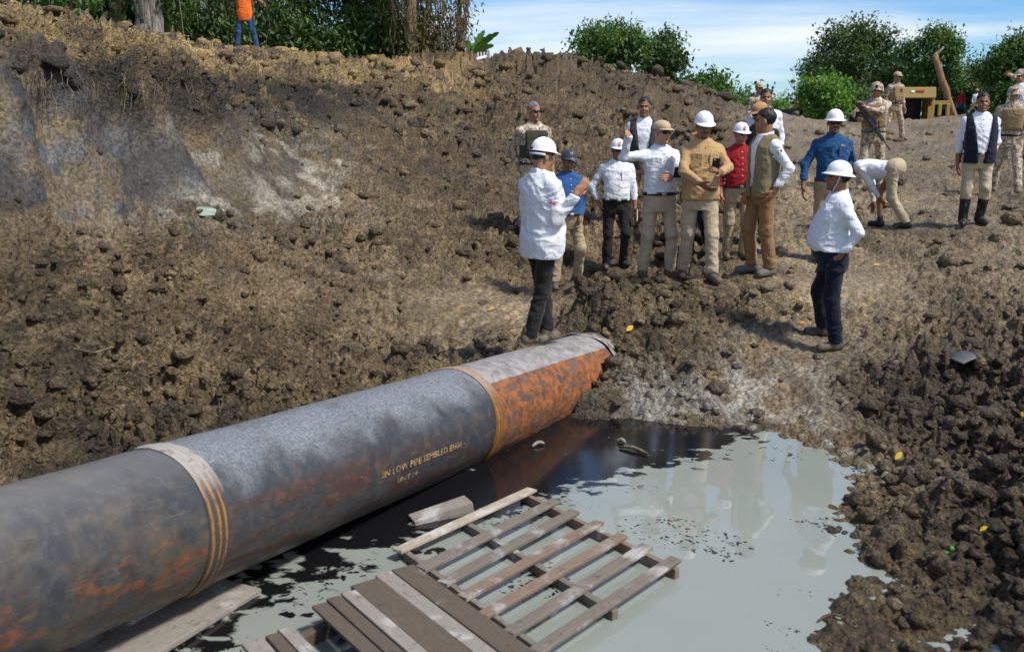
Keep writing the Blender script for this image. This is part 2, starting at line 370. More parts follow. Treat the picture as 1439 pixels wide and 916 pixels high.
# soil colours: kinds of clay lying there, with shade painted in under the lip
def lay(C, m, col): return C * (1 - m[:, None]) + np.array(col) * m[:, None]
nz1 = fbm(Pn, 1.7, 4, 101); nz2 = fbm(Pn, 4.5, 3, 111); nz3 = fbm(Pn, .6, 3, 121)
C = np.empty_like(G); C[:] = (0.195, 0.140, 0.078)
C = lay(C, sstep(nz1, -.05, .55) * .65, (0.350, 0.262, 0.150))
C = lay(C, sstep(nz2 + .4 * nz3, .05, .5) * .6, (0.070, 0.049, 0.030))
C = lay(C, sstep(cid2, .68, .9) * .6, (0.36, 0.275, 0.165))
C = lay(C, sstep(cid, .7, .9) * .55, (0.065, 0.048, 0.034))
tan = m_crest * sstep(-G[:, 0] + .05 * G[:, 1], .2, 2.2) * sstep(nz1 + .35 * nz2, -.35, .15)
C = lay(C, tan * .92, (0.50, 0.36, 0.165))
C = lay(C, m_crest * (1 - sstep(-G[:, 0], .2, 2.2)) * .5, (0.115, 0.082, 0.055))
lip = sstep(_z0, 2.1, 2.5) * sstep(-_z0, -3.25, -2.9) * sstep(-G[:, 0], 1.6, 3.4) * (_far < 24)
C = lay(C, np.clip(lip * sstep(nz1 + .6 * nz2, -.5, -.05), 0, 1) * .92, (0.026, 0.023, 0.021))  # shade beneath the overhanging lip, painted into the soil colour
face = np.clip(m_cut * 1.25, 0, 1)
C = lay(C, face * .75, (0.135, 0.108, 0.074))
C = lay(C, face * sstep(nz1 + .5 * nz2, -.15, .25) * .92, (0.036, 0.034, 0.034))
C = lay(C, np.clip(1.5*blob(75,215,9.0,.3,.5,.45) + 1.4*blob(105,265,9.15,.32,.45,.32) + 1.2*blob(150,190,10.1,.3,.4,.3) + 1.2*blob(245,290,10.8,.6,.5,.24), 0, 1) * sstep(nz2 + .4 * nz1, -.2, .3) * .8, (0.120, 0.126, 0.135))
C = lay(C, np.clip(.6*blob(30,180,8.2,.2,.3,.2) + .7*blob(255,200,11.7,.5,.6,.2) + 1.0*blob(330,205,13.1,.6,.7,.25) + 1.6*blob(400,215,14.4,.8,1,.42) + 1.8*blob(410,280,13.4,.8,.9,.36) + 1.4*blob(355,305,11.9,.7,.8,.2) + .7*blob(270,300,10.9,.5,.6,.15), 0, 1) * sstep(nz2 + .5*nz1, -.25, .3) * .85, (0.50, 0.45, 0.37))
C = lay(C, np.clip(blob(440,200,14.5,1.2,1.4,.5) + blob(560,230,15.6,1.6,1.6,.5) + blob(640,190,18,1.8,1.8,.5), 0, 1) * sstep(nz1 - .3 * nz2, -.15, .3) * .6, (0.062, 0.056, 0.050))
C = lay(C, np.clip(1.2*blob(40,520,7.2,.9,.6,.4) + blob(170,600,7.1,.8,.4,.2), 0, 1) * sstep(nz2, -.3, .3) * .55, (0.055, 0.050, 0.046))
pale = np.clip(1.3*blob(1010,545,8.3,.75,.5,.35) + 1.4*blob(1085,590,7.6,.4,.4,.25) + blob(930,575,8.0,.5,.35,.25) + .75*m_path + 1.3*blob(1235,720,5.7,.25,.3,.3) + 1.1*blob(1245,640,6.6,.25,.4,.3) + .9*blob(1215,590,7.3,.35,.4,.3), 0, 1)
C = lay(C, pale * sstep(nz2, -.5, .3) * .6, (0.28, 0.245, 0.19)); C = lay(C, np.clip(blob(1010,555,8.2,.7,.4,.3) + blob(1085,592,7.6,.4,.35,.25) + .8*blob(940,580,8.0,.4,.3,.25), 0, 1) * sstep(nz2 + .3 * nz1, -.3, .3) * .8, (0.50, 0.475, 0.43))
C = lay(C, np.clip(pale * 1.2 - m_path, 0, 1) * sstep(cid2 + .3 * nz2, .72, .9) * .6, (0.50, 0.48, 0.44))
C = lay(C, m_right * (1 - pale) * .68, (0.095, 0.072, 0.050))
C = lay(C, m_field * sstep(nz1, -.6, .2) * .65, (0.285, 0.225, 0.150)); C = lay(C, m_tread * .35, (0.265, 0.205, 0.125)); C *= (1 + .30 * sstep(nz3, 0, .5) - .30 * sstep(-nz3, 0, .5))[:, None]
wet = np.exp(-((_z0 + .02) / 0.10) ** 2) * (_far < 10) * sstep(-(G[:, 0] - .5372 * (G[:, 1] - 6) + .7), -.9, .1)
C = lay(C, wet * .85, (0.022, 0.020, 0.019))
C = lay(C, sstep(-_z0, .02, .12) * .6, (0.12, 0.11, 0.09))
C *= np.array([.77, .765, .72]); C = lay(C, sstep(_far, 36, 55), (0.10, 0.12, 0.04))
m_smooth = np.clip(.9 * m_cut + .7 * m_path + .55 * m_field + .5 * m_tread, 0, 1); color_attr(g_me, 'soil', np.concatenate([C, m_smooth[:, None]], 1))
a = NT('mud', 0.86, 0.25)
co = a.coord('Object')
soil = a.attr('soil').outputs['Color']
n1 = a.noise(co, 26, 6, .62); n2 = a.noise(co, 95, 4, .6); n3 = a.noise(co, 7, 4, .6)
c = a.mix(a.rng(n1, .34, .7), a.mix(1.0, soil, (0.46, 0.44, 0.42), 'MULTIPLY'), a.mix(1.0, soil, (1.50, 1.48, 1.45), 'MULTIPLY'))  # painted shading: pockets of the bump noise darkened, its high spots lightened
c = a.mix(a.rng(n2, .60, .74, 0, .55), c, a.mix(1.0, soil, (2.2, 2.15, 2.1), 'MULTIPLY'))  # highlights on small crumbs, put into the colour
vo = a.vor(co, 15); vo2 = a.vor(co, 38)
hgt = a.math('SUBTRACT', a.math('ADD', a.math('MULTIPLY', n1, 1.3), a.math('MULTIPLY', n2, 0.45)), a.math('ADD', a.math('MULTIPLY', vo, .9), a.math('MULTIPLY', vo2, .45)))
BMP = a.bump(hgt, 1.0, 0.05); a.l.new(a.math('SUBTRACT', 1.0, a.math('MULTIPLY', a.attr('soil').outputs['Alpha'], .72)), BMP.node.inputs['Strength'])
a.b.inputs['Specular IOR Level'].default_value = .4
MUD = a.done(c, a.rng(n3, .35, .75, .45, .88), BMP)
ground = link('ground', g_me, MUD); tag(ground, 'churned brown mud of the excavated pit, its banks and the field', 'ground', kind='structure')
_sub = _i[::2, ::2]; _gs = G.reshape(_nr, _nc, 3)[::2, ::2].reshape(-1, 3); _is = np.arange(_sub.size).reshape(_sub.shape)
_qs = np.stack([_is[:-1, :-1], _is[:-1, 1:], _is[1:, 1:], _is[1:, :-1]], -1).reshape(-1, 4); _rs = np.hypot(_gs[:, 0], _gs[:, 1])
g_bvh = BVHTree.FromPolygons(_gs.tolist(), _qs[(_rs[_qs[:, 0]] < 90) & (_rs[_qs[:, 0]] > 2.5)].tolist())
def gz(x, y, default=0.0):
    h = g_bvh.ray_cast(Vector((x, y, 20)), Vector((0, 0, -1)))
    return h[0].z if h[0] is not None else default

# ------------------------------------------------------------------ water with its oil film
def pond():
    xs = np.linspace(-7, 4.2, 90); ys = np.linspace(1.0, 9.6, 70); X, Y = np.meshgrid(xs, ys)
    V = np.stack([X.ravel(), Y.ravel(), np.zeros(X.size)], 1); i = np.arange(X.size).reshape(X.shape)
    me = mesh_np('pond_water', V, np.stack([i[:-1, :-1], i[:-1, 1:], i[1:, 1:], i[1:, :-1]], -1).reshape(-1, 4))
    a = NT('milky_oily_water', 0.035, 0.5); co = a.coord('Object')
    s = a.node('SeparateXYZ'); a.l.new(co, s.inputs[0])
    # distance in front of the pipe line (metres)
    dpipe = a.math('SUBTRACT', a.math('MULTIPLY', a.math('SUBTRACT', s.outputs[0], a.math('MULTIPLY', a.math('SUBTRACT', s.outputs[1], 6.0), .5372)), .88), -.894)
    far = a.rng(s.outputs[1], 5.4, 7.6, 0, 1.0)
    dist = a.math('ADD', dpipe, a.math('MULTIPLY', far, -1.12))
    nA = a.noise(co, 1.6, 5, .6, .4); nB = a.noise(a.coord('Object', scale=(1.0, 1.6, 1.0)), 6.0, 3, .5, .25); nC = a.noise(co, 21, 3, .5, .3)
    band = a.rng(dist, .30, 1.15, 0.30, -.12, smooth=False)
    near = a.rng(s.outputs[1], 5.9, 5.0, 0, 1.0)
    band = a.math('SUBTRACT', band, a.math('MULTIPLY', near, .17))
    f1 = a.math('ADD', a.math('MULTIPLY', nB, .72), a.math('MULTIPLY', nA, .45))
    oil = a.rng(a.math('ADD', f1, band), .660, .722)
    vw = a.node('VectorMath'); vw.operation = 'ADD'; wn = a.node('TexNoise'); wn.inputs['Scale'].default_value = 9; a.l.new(co, wn.inputs['Vector'])
    vs = a.node('VectorMath'); vs.operation = 'SCALE'; vs.inputs['Scale'].default_value = .16; a.l.new(wn.outputs['Color'], vs.inputs[0]); a.l.new(co, vw.inputs[0]); a.l.new(vs.outputs[0], vw.inputs[1])
    dots = a.math('LESS_THAN', a.vor(vw.outputs[0], 8.5), a.rng(nB, .42, .66, .0, .42))
    dots2 = a.math('LESS_THAN', a.vor(vw.outputs[0], 24), a.rng(nA, .44, .62, .0, .40))
    zone = a.rng(a.noise(co, .95, 2, .5), .47, .56); zone2 = a.math('MAXIMUM', a.rng(dist, 1.35, .75), a.math('MULTIPLY', zone, .8))
    spk = a.math('MULTIPLY', a.math('MAXIMUM', a.math('MULTIPLY', dots, a.rng(dist, 1.2, .8)), dots2), a.rng(zone2, .45, .6))
    oil = a.math('MAXIMUM', oil, spk)
    milky = a.mix(a.noise(co, .9, 4), (0.215, 0.238, 0.205), (0.275, 0.30, 0.265))
    col = a.mix(oil, milky, (0.006, 0.006, 0.007))
    rg = a.math('ADD', a.math('MULTIPLY', oil, .09), .02)
    nrm = a.bump(a.math('ADD', a.noise(co, 4.0, 2, .5), a.math('MULTIPLY', oil, .35)), 0.10, 0.006)
    m = a.done(col, rg, nrm, IOR=1.5)
    o = link('pond_water', me, m); return tag(o, 'milky grey-green water with black oil film in the pit', 'water', kind='structure')
pond()

# ------------------------------------------------------------------ loose crumbs of mud, far too many to count
def clods(n1, n2):
    rng = np.random.default_rng(11)
    bm = bmesh.new(); bmesh.ops.create_icosphere(bm, subdivisions=2, radius=1.0); V1 = np.array([v.co[:] for v in bm.verts]); T1 = np.array([[v.index for v in f.verts] for f in bm.faces]); bm.free()
    bm = bmesh.new(); bmesh.ops.create_icosphere(bm, subdivisions=1, radius=1.0); V0 = np.array([v.co[:] for v in bm.verts]); T0 = np.array([[v.index for v in f.verts] for f in bm.faces]); bm.free()
    OV, OT, OC = [], [], []; base = 0
    soil_g = C.reshape(_nr, _nc, 3); pos_g = G.reshape(_nr, _nc, 3); rg = (rough * (0.25 + .75 * patch) * (1 - .8 * m_path) * (1 - .75 * m_cut) * (1 - .6 * m_field) * (1 - .5 * m_tread) * (1 - m_feet)).reshape(_nr, _nc)
    for (n, VV, TT, lo, hi, smin_, smax_) in ((n1, V1, T1, 3.2, 11, .008, .050), (n2, V0, T0, 4, 32, .012, .085)):
        k = 0
        while k < n:
            r = math.exp(rng.uniform(math.log(lo), math.log(hi))); th = rng.uniform(-36, 35); ri = int(np.searchsorted(_rows, r)); ci = int(np.searchsorted(_cols, th))
            p = pos_g[ri, ci]
            if p[2] < .03 or rng.random() > rg[ri, ci]: continue
            s = smin_ + (smax_ - smin_) * rng.random() ** 4; s *= .55 + .07 * r
            A = rng.normal(size=(3, 3)); Qm, _ = np.linalg.qr(A); sc = s * rng.uniform(.6, 1.25, 3) * np.array([1.1, 1.1, .75])
            W = VV * (1 + .30 * (np.sin(VV @ rng.normal(size=3) * 2.6 + rng.uniform(0, 6)) * np.sin(VV @ rng.normal(size=3) * 3.4))[:, None] + .16 * rng.normal(size=(len(VV), 1)))
            W = (W @ Qm.T) * sc + p + [0, 0, s * .18]
            OV.append(W); OT.append(TT + base); base += len(W); c_ = soil_g[ri, ci] * rng.uniform(.75, 1.35); OC.append(np.tile(c_, (len(W), 1))); k += 1
    me = mesh_np('mud_clods', np.concatenate(OV), np.concatenate(OT)); OC = np.concatenate(OC); color_attr(me, 'soil', np.concatenate([OC, np.zeros((len(OC), 1))], 1))
    tag(link('mud_clods', me, MUD, smooth=False), 'loose lumps of brown mud strewn over the ground', 'mud', kind='stuff')
clods(2600, 9000)

# ------------------------------------------------------------------ the exposed steel pipe
def build_pipe():
    y0, y1 = 2.6, 9.7
    A, B = pipe_axis(y0), pipe_axis(y1); ex = (B - A) / np.linalg.norm(B - A)
    ey = np.cross([0, 0, 1.0], ex); ey /= np.linalg.norm(ey); ez = np.cross(ex, ey)
    M = Matrix(((ex[0], ey[0], ez[0], A[0]), (ex[1], ey[1], ez[1], A[1]), (ex[2], ey[2], ez[2], A[2]), (0, 0, 0, 1)))
    root = empty('steel_pipe'); root.matrix_world = M
    tag(root, 'large rusty steel pipeline lying exposed across the flooded pit', 'pipe')
    def s_at(y): return (y - y0) / ex[1]
    def hit(u, v):
        """where the sight line to (u, v) meets the pipe: length along it and angle round it"""
        d = ray(u, v); o = np.array([0, 0, CAM_H]) - A
        o2 = np.array([o @ ey, o @ ez]); d2 = np.array([d @ ey, d @ ez])
        a, b, c = d2 @ d2, 2 * o2 @ d2, o2 @ o2 - PIPE_R ** 2; t = (-b - math.sqrt(max(b * b - 4 * a * c, 0))) / (2 * a)
        p = o + d * t; return p @ ex, math.atan2(p @ ez, p @ ey)
    s1, s2, s3 = s_at(4.66), s_at(7.1), s_at(9.1)
    L = s_at(y1)
    def shell(sa, sb, r=PIPE_R, n=160, dented=0.0, ends=False, fn=None):
        m = max(4, int((sb - sa) / .03)); S = np.linspace(sa, sb, m); T = np.linspace(0, 2 * np.pi, n, endpoint=False)
        ss, tt = np.meshgrid(S, T, indexing='ij'); P = np.stack([ss.ravel(), np.cos(tt).ravel(), np.sin(tt).ravel()], 1)
        rr = r + dented * fbm(P * np.array([1, .5, .5]), 2.2, 3, 3)
        if fn is not None: rr = rr + fn(ss.ravel(), tt.ravel())
        V = np.stack([P[:, 0], P[:, 1] * rr, P[:, 2] * rr], 1); i = np.arange(m * n).reshape(m, n); j = np.roll(i, -1, 1)
        Qd = np.stack([i[:-1], i[1:], j[1:], j[:-1]], -1).reshape(-1, 4)
        return V, Qd
    # --- materials in the pipe's own frame: x along, z up
    def steel(name, zone):
        a = NT(name, 0.4, 0.5); co = a.coord('Object'); s = a.node('SeparateXYZ'); a.l.new(co, s.inputs[0])
        h = a.math('DIVIDE', s.outputs[2], PIPE_R)
        st = a.coord('Object', scale=(1.0, 3.2, 3.2)); ln = a.coord('Object', scale=(.35, 2.5, 2.5))
        nA = a.noise(co, 2.6, 6, .62, .3); nB = a.noise(st, 5.5, 6, .65, .5); nC = a.noise(co, 60, 3, .6); nD = a.noise(ln, 4.5, 5, .6, .8); nE = a.noise(co, 13, 5, .7, .4)
        base = a.mix(nA, (0.020, 0.022, 0.026), (0.060, 0.063, 0.068))
        base = a.mix(a.rng(nE, .42, .75, 0, .55), base, (0.105, 0.092, 0.075))
        rust1, rust2 = (0.20, 0.062, 0.018), (0.065, 0.034, 0.020)
        rust = a.mix(a.rng(nE, .35, .65), rust2, rust1)
        if zone == 1:
            m_r = a.math('MULTIPLY', a.rng(a.math('ADD', nB, a.math('MULTIPLY', nA, .45)), .74, .86), a.rng(h, .45, -.05))
            base = a.mix(a.rng(nA, .42, .66, 0, .7), base, (0.115, 0.085, 0.048)); base = a.mix(a.rng(a.noise(co, 5, 5, .7, .6), .5, .66, 0, .65), base, (0.035, 0.026, 0.020))
            dust_h = a.rng(a.math('ADD', h, a.math('MULTIPLY', nA, .35)), .72, 1.25, 0, .5); dust_c = (0.21, 0.205, 0.20)
        elif zone == 2:
            m_r = a.math('MULTIPLY', a.rng(a.math('ADD', nD, a.math('MULTIPLY', nA, .35)), .60, .80), a.math('MULTIPLY', a.rng(h, .5, .15), a.rng(h, -.75, -.45)))
            rust = a.mix(a.rng(nE, .45, .75, 0, .8), (0.055, 0.026, 0.018), (0.15, 0.050, 0.020))
            base = a.mix(a.math('MULTIPLY', a.rng(h, -.2, -.7, 0, .7), nA), base, (0.155, 0.125, 0.085))
            dust_h = a.math('MULTIPLY', a.rng(a.math('ADD', h, a.math('MULTIPLY', nA, 1.3)), 1.05, 1.6, 0, .8), a.rng(a.noise(co, 60, 5, .75), .36, .64, .30, 1.0)); dust_c = (0.27, 0.29, 0.315)
        else:
            edge = a.rng(a.math('ADD', h, a.math('MULTIPLY', nE, .03)), .765, .785, 1, 0)
            m_r = a.math('MULTIPLY', edge, a.rng(a.math('ADD', nB, a.math('MULTIPLY', nA, .3)), .50, .70))
            rust = a.mix(a.rng(nE, .3, .7), (0.085, 0.032, 0.016), (0.36, 0.115, 0.022))
            base = a.mix(a.rng(nA, .3, .7), (0.06, 0.045, 0.035), (0.13, 0.10, 0.08))
            dust_h = a.math('MULTIPLY', a.math('SUBTRACT', 1.0, edge), a.rng(nE, .3, .7, .35, .95)); dust_c = (0.36, 0.34, 0.33)
        col = a.mix(m_r, base, rust); col = a.mix(dust_h, col, dust_c)
        scr = a.rng(a.noise(a.coord('Object', scale=(1, 14, 14)), 6, 3, .5, 1.2), .66, .72, 0, .35)
        col = a.mix(a.math('MULTIPLY', scr, .6), col, (0.30, 0.27, 0.23))
        rg = a.math('ADD', a.rng(nE, .3, .7, .34, .56), a.math('MULTIPLY', m_r, .25))
        nrm = a.bump(a.math('ADD', a.math('MULTIPLY', nC, .5), a.math('ADD', nE, a.math('MULTIPLY', m_r, .5))), .35, .006)
        return a.done(col, rg, nrm)
    m1, m2, m3 = steel('weathered_grey_pipe_steel', 1), steel('dusty_blue_grey_pipe_steel', 2), steel('orange_rusted_pipe_steel', 3)
    for k, (sa, sb, mt, lb) in enumerate(((0, s1, m1, 'grey pipe length with orange rust blotches at its lower side'), (s1, s2, m2, 'blue-grey pipe length with white dust on top and stencilled lettering'), (s2, s3, m3, 'orange rusted pipe length with a pale stripe along its top'))):
        V, Qd = shell(sa, sb, dented=.006); o = link('pipe_section', mesh_np('pipe_section', V, Qd), mt, root); tag(o, lb)
    # weld bands: raised, grooved rings
    def band_mat(name, cols):
        a = NT(name, .62, .3); co = a.coord('Object'); s = a.node('SeparateXYZ'); a.l.new(co, s.inputs[0])
        w = a.math('ADD', a.math('MULTIPLY', s.outputs[0], 150.0), a.math('MULTIPLY', a.noise(co, 7, 4, .6), 5.0))
        st = a.rng(a.math('SINE', w), .0, .75)
        nE = a.noise(co, 20, 5, .65); st = a.math('MULTIPLY', st, a.rng(a.noise(a.coord('Object', scale=(3, 1, 1)), 8, 4, .65), .3, .55, .25, 1.0)); c = a.mix(st, cols[1], cols[0]); h = a.math('DIVIDE', s.outputs[2], PIPE_R)
        c = a.mix(a.rng(a.math('ADD', h, a.math('MULTIPLY', nE, .5)), .7, 1.15, 0, .8), c, cols[2]); c = a.mix(a.rng(nE, .5, .72, 0, .7), c, (0.07, 0.05, 0.04))
        return a.done(c, None, a.bump(a.math('ADD', st, nE), .5, .006))
    for s, w, cols in ((s1, .068, ((0.31, 0.145, 0.028), (0.055, 0.050, 0.048), (0.40, 0.37, 0.34))), (s2, .055, ((0.33, 0.145, 0.022), (0.16, 0.075, 0.022), (0.36, 0.27, 0.20)))):
        f = lambda ss, tt, s=s, w=w: .002 * np.clip(1 - ((ss - s) / w) ** 2, 0, 1) + .005 * np.exp(-((ss - s) / .011) ** 2) + .0015 * np.sin(tt * 90 + ss * 40) * np.exp(-((ss - s) / .012) ** 2) + .0015
        m = 26; V, Qd = [], []
        S = np.linspace(s - w, s + w, m); T = np.linspace(0, 2 * np.pi, 200, endpoint=False); ss, tt = np.meshgrid(S, T, indexing='ij')
        rr = PIPE_R + .0045 + f(ss.ravel(), tt.ravel()); wob = .008 * np.sin(3 * tt.ravel() + 1)
        V = np.stack([ss.ravel() + wob, np.cos(tt.ravel()) * rr, np.sin(tt.ravel()) * rr], 1); i = np.arange(m * 200).reshape(m, 200); j = np.roll(i, -1, 1)
        o = link('weld_band', mesh_np('weld_band', V, np.stack([i[:-1], i[1:], j[1:], j[:-1]], -1).reshape(-1, 4)), band_mat('rust_streaked_weld_band', cols), root)
    # torn coating sleeve at the far end, caked in mud, running into the berm
    V, Qd = shell(s3 - .03, L + .7, PIPE_R + .012, dented=.04, fn=lambda ss, tt: .010 * np.exp(-((ss - s3) / .02) ** 2) - .05 * np.clip(ss - s3, 0, 1))
    V[:, 2] -= .16 * np.clip(V[:, 0] - s3, 0, 1) ** 1.5
    a = NT('mud_caked_coating', .85, .2); co = a.coord('Object'); s = a.node('SeparateXYZ'); a.l.new(co, s.inputs[0]); nE = a.noise(co, 7, 6, .65, .5); nF = a.noise(co, 30, 4, .6)
    c = a.mix(a.rng(nE, .38, .6), (0.10, 0.085, 0.075), (0.33, 0.30, 0.27)); c = a.mix(a.math('MULTIPLY', a.rng(nE, .5, .62), a.rng(s.outputs[2], .18, -.05)), c, (0.40, 0.13, 0.022))
    link('coating_sleeve', mesh_np('coating_sleeve', V, Qd), a.done(c, None, a.bump(a.math('ADD', nE, nF), .8, .02)), root)
    # stencilled lettering, wrapped round the pipe
    a = NT('faded_stencil_paint', .7, .2); nE = a.noise(a.coord('Object'), 30, 4, .6); ltr = a.done(a.mix(a.rng(nE, .4, .62), (0.58, 0.37, 0.15), (0.24, 0.15, 0.07)))
    def letters(txt, uv0, uv1, size, squeeze):
        cu = bpy.data.curves.new('lettering', 'FONT'); cu.body = txt; cu.size = 1.0; cu.resolution_u = 2
        ob = bpy.data.objects.new('lettering', cu); COL.objects.link(ob); bpy.context.view_layer.update()
        me = bpy.data.meshes.new_from_object(ob.evaluated_get(bpy.context.evaluated_depsgraph_get())); bpy.data.objects.remove(ob)
        bm = bmesh.new(); bm.from_mesh(me); bmesh.ops.triangulate(bm, faces=bm.faces); bmesh.ops.subdivide_edges(bm, edges=bm.edges, cuts=1)
        bm.to_mesh(me); bm.free()
        co = np.empty(len(me.vertices) * 3, np.float32); me.vertices.foreach_get('co', co); co = co.reshape(-1, 3)
        w = co[:, 0].max(); (sa, ta), (sb, tb) = hit(*uv0), hit(*uv1)
        x = co[:, 0] / w; S = sa + (sb - sa) * x; th = ta + (tb - ta) * x - co[:, 1] * size / PIPE_R
        rr = PIPE_R + .0085
        V = np.stack([S, np.cos(th) * rr, np.sin(th) * rr], 1); me.vertices.foreach_set('co', V.astype(np.float32).ravel()); me.update()
        me.materials.clear(); o = link('lettering', me, ltr, root, smooth=False); tag(o, 'faded orange stencilled lettering', kind='stuff'); return o
    letters('IIN LOW PIPE SEMBLED EH06 -', (534, 672), (652, 625), .058, 1)
    letters('UNIT 29', (556, 678), (584, 667), .05, 1)
    return root, hit, M
pipe_root, pipe_hit, PIPE_M = build_pipe()

# ------------------------------------------------------------------ pallets and loose boards in the water
def wood(name, c0, c1, pale, amt, dirt=.4):
    a = NT(name, .8, .25); co = a.coord('Object'); oi = a.node('ObjectInfo')
    v = a.node('VectorMath'); v.operation = 'ADD'; a.l.new(co, v.inputs[0])
    cx = a.node('CombineXYZ'); a.l.new(a.math('MULTIPLY', oi.outputs['Random'], 37.0), cx.inputs[0]); a.l.new(cx.outputs[0], v.inputs[1])
    mp = a.node('Mapping'); mp.inputs['Scale'].default_value = (1.2, 14, 14); a.l.new(v.outputs[0], mp.inputs[0])
    g = a.noise(mp.outputs[0], 7, 5, .6, .6); b = a.noise(v.outputs[0], 3.4, 5, .6, .3); d = a.noise(v.outputs[0], 26, 4, .65)
    c = a.mix(g, c0, c1); c = a.mix(a.math('MULTIPLY', a.rng(b, .60 - amt, .74 - amt), a.rng(g, .3, .6, .45, 1.0)), c, pale)
    c = a.mix(a.rng(d, .60 - .1 * dirt, .70, 0, dirt), c, (0.030, 0.024, 0.020))
    return a.done(c, a.rng(b, .3, .7, .6, .85), a.bump(a.math('ADD', g, d), .5, .006))
W_GREY = wood('weathered_pallet_wood', (0.105, 0.088, 0.068), (0.235, 0.20, 0.16), (0.40, 0.38, 0.36), .09)
W_RED = wood('reddish_pallet_wood', (0.14, 0.095, 0.066), (0.27, 0.195, 0.145), (0.42, 0.40, 0.39), .09)
W_PALE = wood('pale_pallet_wood', (0.30, 0.24, 0.17), (0.46, 0.39, 0.30), (0.55, 0.52, 0.47), .12, .3)
W_MUD = wood('mud_coated_plank', (0.070, 0.054, 0.040), (0.145, 0.112, 0.082), (0.30, 0.27, 0.235), -.02, .4)
W_WHITE = wood('whitewashed_plank', (0.17, 0.145, 0.12), (0.33, 0.30, 0.265), (0.46, 0.44, 0.41), .06, .45)
def plank(name, mat, parent, P0, P1, width, thick, rnd, side=None):
    """board whose top runs from P0 to P1 (centre line)"""
    P0, P1 = Vector(P0), Vector(P1); x = (P1 - P0); L = x.length; x.normalize()
    y = Vector((0, 0, 1)).cross(x) if side is None else Vector(side); y = (y - x * y.dot(x)).normalized(); z = x.cross(y)
    rot = Matrix((x, y, z)).transposed()
    return boxed(name, mat, parent, (P0 + P1) / 2 - z * thick / 2, (L, width, thick), rot, bevel=.006, seg=2, jitter=.004, rnd=rnd)
rp = random.Random(5)
pal = empty('wooden_pallet', tuple(at(752, 800, z=0.0))); tag(pal, 'grey wooden pallet with seven open slats floating beside the pipe', 'pallet')
off = Vector(pal.location)
SL = [((558,772),(748,685),W_PALE),((590,797),(782,701),W_GREY),((622,817),(808,716),W_GREY),((648,838),(842,731),W_RED),((678,862),(876,749),W_RED),((714,887),(910,765),W_GREY),((752,914),(950,783),W_GREY)]
ends0, ends1 = [], []
for (a0, a1, mt) in SL:
    p0, p1 = Vector(at(*a0, z=.075)) - off, Vector(at(*a1, z=.085)) - off
    plank('slat', mt, pal, p0, p1, .075, .022, rp); ends0.append(p0); ends1.append(p1)
for t in (.05, .48, .955):
    q0, q1 = ends0[0].lerp(ends1[0], t), ends0[-1].lerp(ends1[-1], t); e = (q1 - q0).normalized() * .05
    plank('stringer', W_GREY if t < .9 else W_RED, pal, q0 - e - Vector((0, 0, .026)), q1 + e - Vector((0, 0, .026)), .038, .085, rp)
for k in (0, 3, 6):
    p0, p1 = ends0[k].copy(), ends1[k].copy(); dz = Vector((0, 0, .117)); plank('bottom_board', W_GREY, pal, p0 - dz, p1 - dz, .09, .02, rp)
pal2 = empty('wooden_pallet', tuple(at(560, 860, z=0.0))); tag(pal2, 'mud-coated pallet with broad planks in the foreground, nearest the camera', 'pallet')
off2 = Vector(pal2.location)
A0, A1, A2 = Vector(at(577, 794, z=.135)), Vector(at(745, 916, z=.135)), Vector(at(340, 906, z=.135))
run = (A1 - A0); run = run.normalized(); edge = (A2 - A0); eL = edge.length; edge.normalize()
def t_of(u):
    # fraction along the top edge for a given photograph column
    lo, hi = 0.0, 1.0
    for _ in range(30):
        m = (lo + hi) / 2; p = A0 + edge * eL * m - Vector((0, 0, CAM_H)); cz = p.y * math.cos(PITCH) - p.z * math.sin(PITCH)
        if 719.5 + F_PX * p.x / cz > u: lo = m
        else: hi = m
    return lo
for (u0, u1, mt, dz) in ((577,551,W_MUD,0),(550,531,W_WHITE,.001),(530,497,W_MUD,-.002),(496,479,W_WHITE,.001),(478,460,W_MUD,0),(459,441,W_MUD,-.004),(409,391,W_WHITE,-.035),(389,371,W_MUD,-.03),(367,340,W_WHITE,-.022)):
    ta, tb = t_of(u0), t_of(u1); w = (tb - ta) * eL; c0 = A0 + edge * eL * (ta + tb) / 2 + Vector((0, 0, dz)) + run * rp.uniform(-.015, .02)
    plank('plank', mt, pal2, c0 - off2, c0 + run * 1.15 - off2, w - .004, .024, rp, side=edge)
for t in (.04, .55, 1.05):
    q = A0 + run * t - Vector((0, 0, .065)); plank('stringer', W_MUD, pal2, q - off2, q + edge * (eL + .2) - off2, .05, .09, rp)
def loose_board(label, pts, width, thick, mat, z0, z1, name='board'):
    p0, p1 = Vector(at(*pts[0], z=z0)), Vector(at(*pts[1], z=z1)); c = (p0 + p1) / 2
    r = empty(name, tuple(c)); tag(r, label, 'board'); plank('plank', mat, r, p0 - c, p1 - c, width, thick, rp); return r
loose_board('short white-topped timber offcut between the pipe and the slatted pallet', ((578,728),(658,700)), .13, .07, W_WHITE, .02, .085, 'timber_offcut')
loose_board('broad grey-white board lying in the water under the pipe', ((95,960),(335,818)), .30, .03, W_WHITE, .06, .03, 'wide_board')

